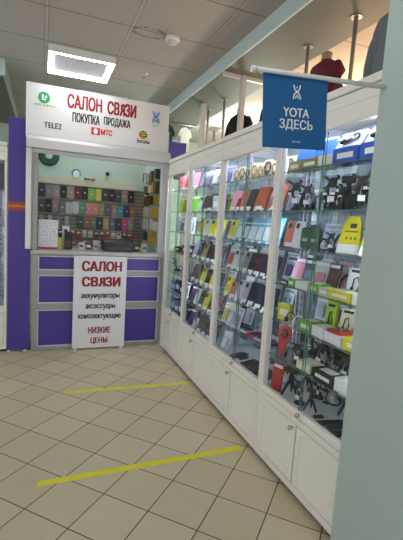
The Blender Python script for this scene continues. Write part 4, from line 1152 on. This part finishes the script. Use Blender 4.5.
# on the counter
ct = 1.0725
t = thing('flyer_holder', 'upright white printed flyer in a stand on the left of the counter', 'flyer', (0.05, YK + 0.16, ct), (0.08, 0, 0.05))
b = MB(); b.box(-.098, .098, 0, .003, .022, .315, lines_mat('flyer_print', 'eeeef0', 'a9aab4', 0.016)); b.build('sheet', t)
b = MB(); b.box(-.098, .098, -.002, .004, .004, .0218, mat('c23a34', .5)); b.build('red_foot', t)
b = MB(); b.box(-.1, .1, .0045, .06, 0.006, .012, CLEARP); b.box(-.1, .1, .0045, .007, .012, .25, CLEARP); b.build('stand', t)
t = thing('card_terminal', 'black payment terminal leaning beside the flyer on the counter', 'terminal', (0.255, YK + 0.15, ct + .009), (-.22, 0, -.1))
b = MB(); b.rrect(-.042, .042, 0, .19, .012, 0, .03, BLACK, 'xz'); b.build('body', t)
b = MB(); b.rrect(-.032, .032, .10, .175, .004, -.0015, -.0002, mat('30343a', .2), 'xz'); b.build('screen', t)
b = MB()
for i in range(3):
    for k in range(4):
        b.box(-.03 + i * .022, -.014 + i * .022, -.003, -.0002, .02 + k * .018, .032 + k * .018, mat('55565a', .5))
b.build('keypad', t)
t = thing('white_adapter', 'white square charger standing behind the payment terminal', 'charger', (0.235, YK + 0.27, ct))
b = MB(); b.box(-.04, .04, 0, .04, 0, .25, mat('dad8d2', .5), .006); b.build('body', t)
b = MB(); b.lathe([(.018, -.0002), (.014, -.006)], DARK, 14, 'y'); b.build('lens', t, (0, 0, .2))
t = thing('yellow_card', 'yellow upright card between the flyer and the terminal', 'card', (0.172, YK + 0.20, ct))
b = MB(); b.box(-.02, .02, 0, .002, 0.003, .13, mat('d8c42a', .5)); b.build('card', t)
b = MB(); b.box(-.02, .02, -.008, .02, 0, .0028, WHITE); b.build('foot', t)
t = thing('label_printer', 'wide black device lying on the counter right of the middle', 'printer', (0.80, YK + 0.12, ct))
b = MB(); b.prism([(0, 0.004), (.2, 0.004), (.2, .13), (.05, .13), (0, .10)], -.165, .165, BLACK, 'yz'); b.build('body', t)
b = MB(); b.box(-.13, .13, -.002, -.0001, .02, .045, mat('3a3a3e', .3)); b.build('slot', t)
for x in (-.14, .14):
    b = MB(); b.box(x - .012, x + .012, .02, .18, 0, .0038, DARK); b.build('foot', t)
for k, (x, c, nm) in enumerate(((0.40, 'd4d2cc', 'white'), (0.48, '6a4038', 'brown'), (0.56, 'b9b6ae', 'grey'), (1.03, '45484c', 'dark grey'), (1.12, 'c8c0a4', 'cream'))):
    t = thing('counter_pack', nm + ' small package standing on the kiosk counter', 'package', (x, YK + 0.22, ct), (0, 0, .1 * (k - 2)))
    b = MB(); b.box(-.03, .03, 0, .03, 0, .08 + .015 * (k % 3), mat(c, .5, var=.15), .002); b.build('carton', t)
    b = MB(); b.box(-.02, .02, -.001, -.0001, .03, .055, mat('e0dede' if k % 2 else '55504c', .5)); b.build('print', t)
t = thing('kiosk_lamp', 'white strip lamp behind the shutter box inside the kiosk', 'light', (0.58, YK + 0.12, 2.21))
b = MB(); b.box(-.45, .45, 0, .06, .03, .05, WHITE); b.build('housing', t)
b = MB(); b.box(-.44, .44, .01, .05, .008, .0298, emit('f4fbff', 4.0)); b.build('tube', t)
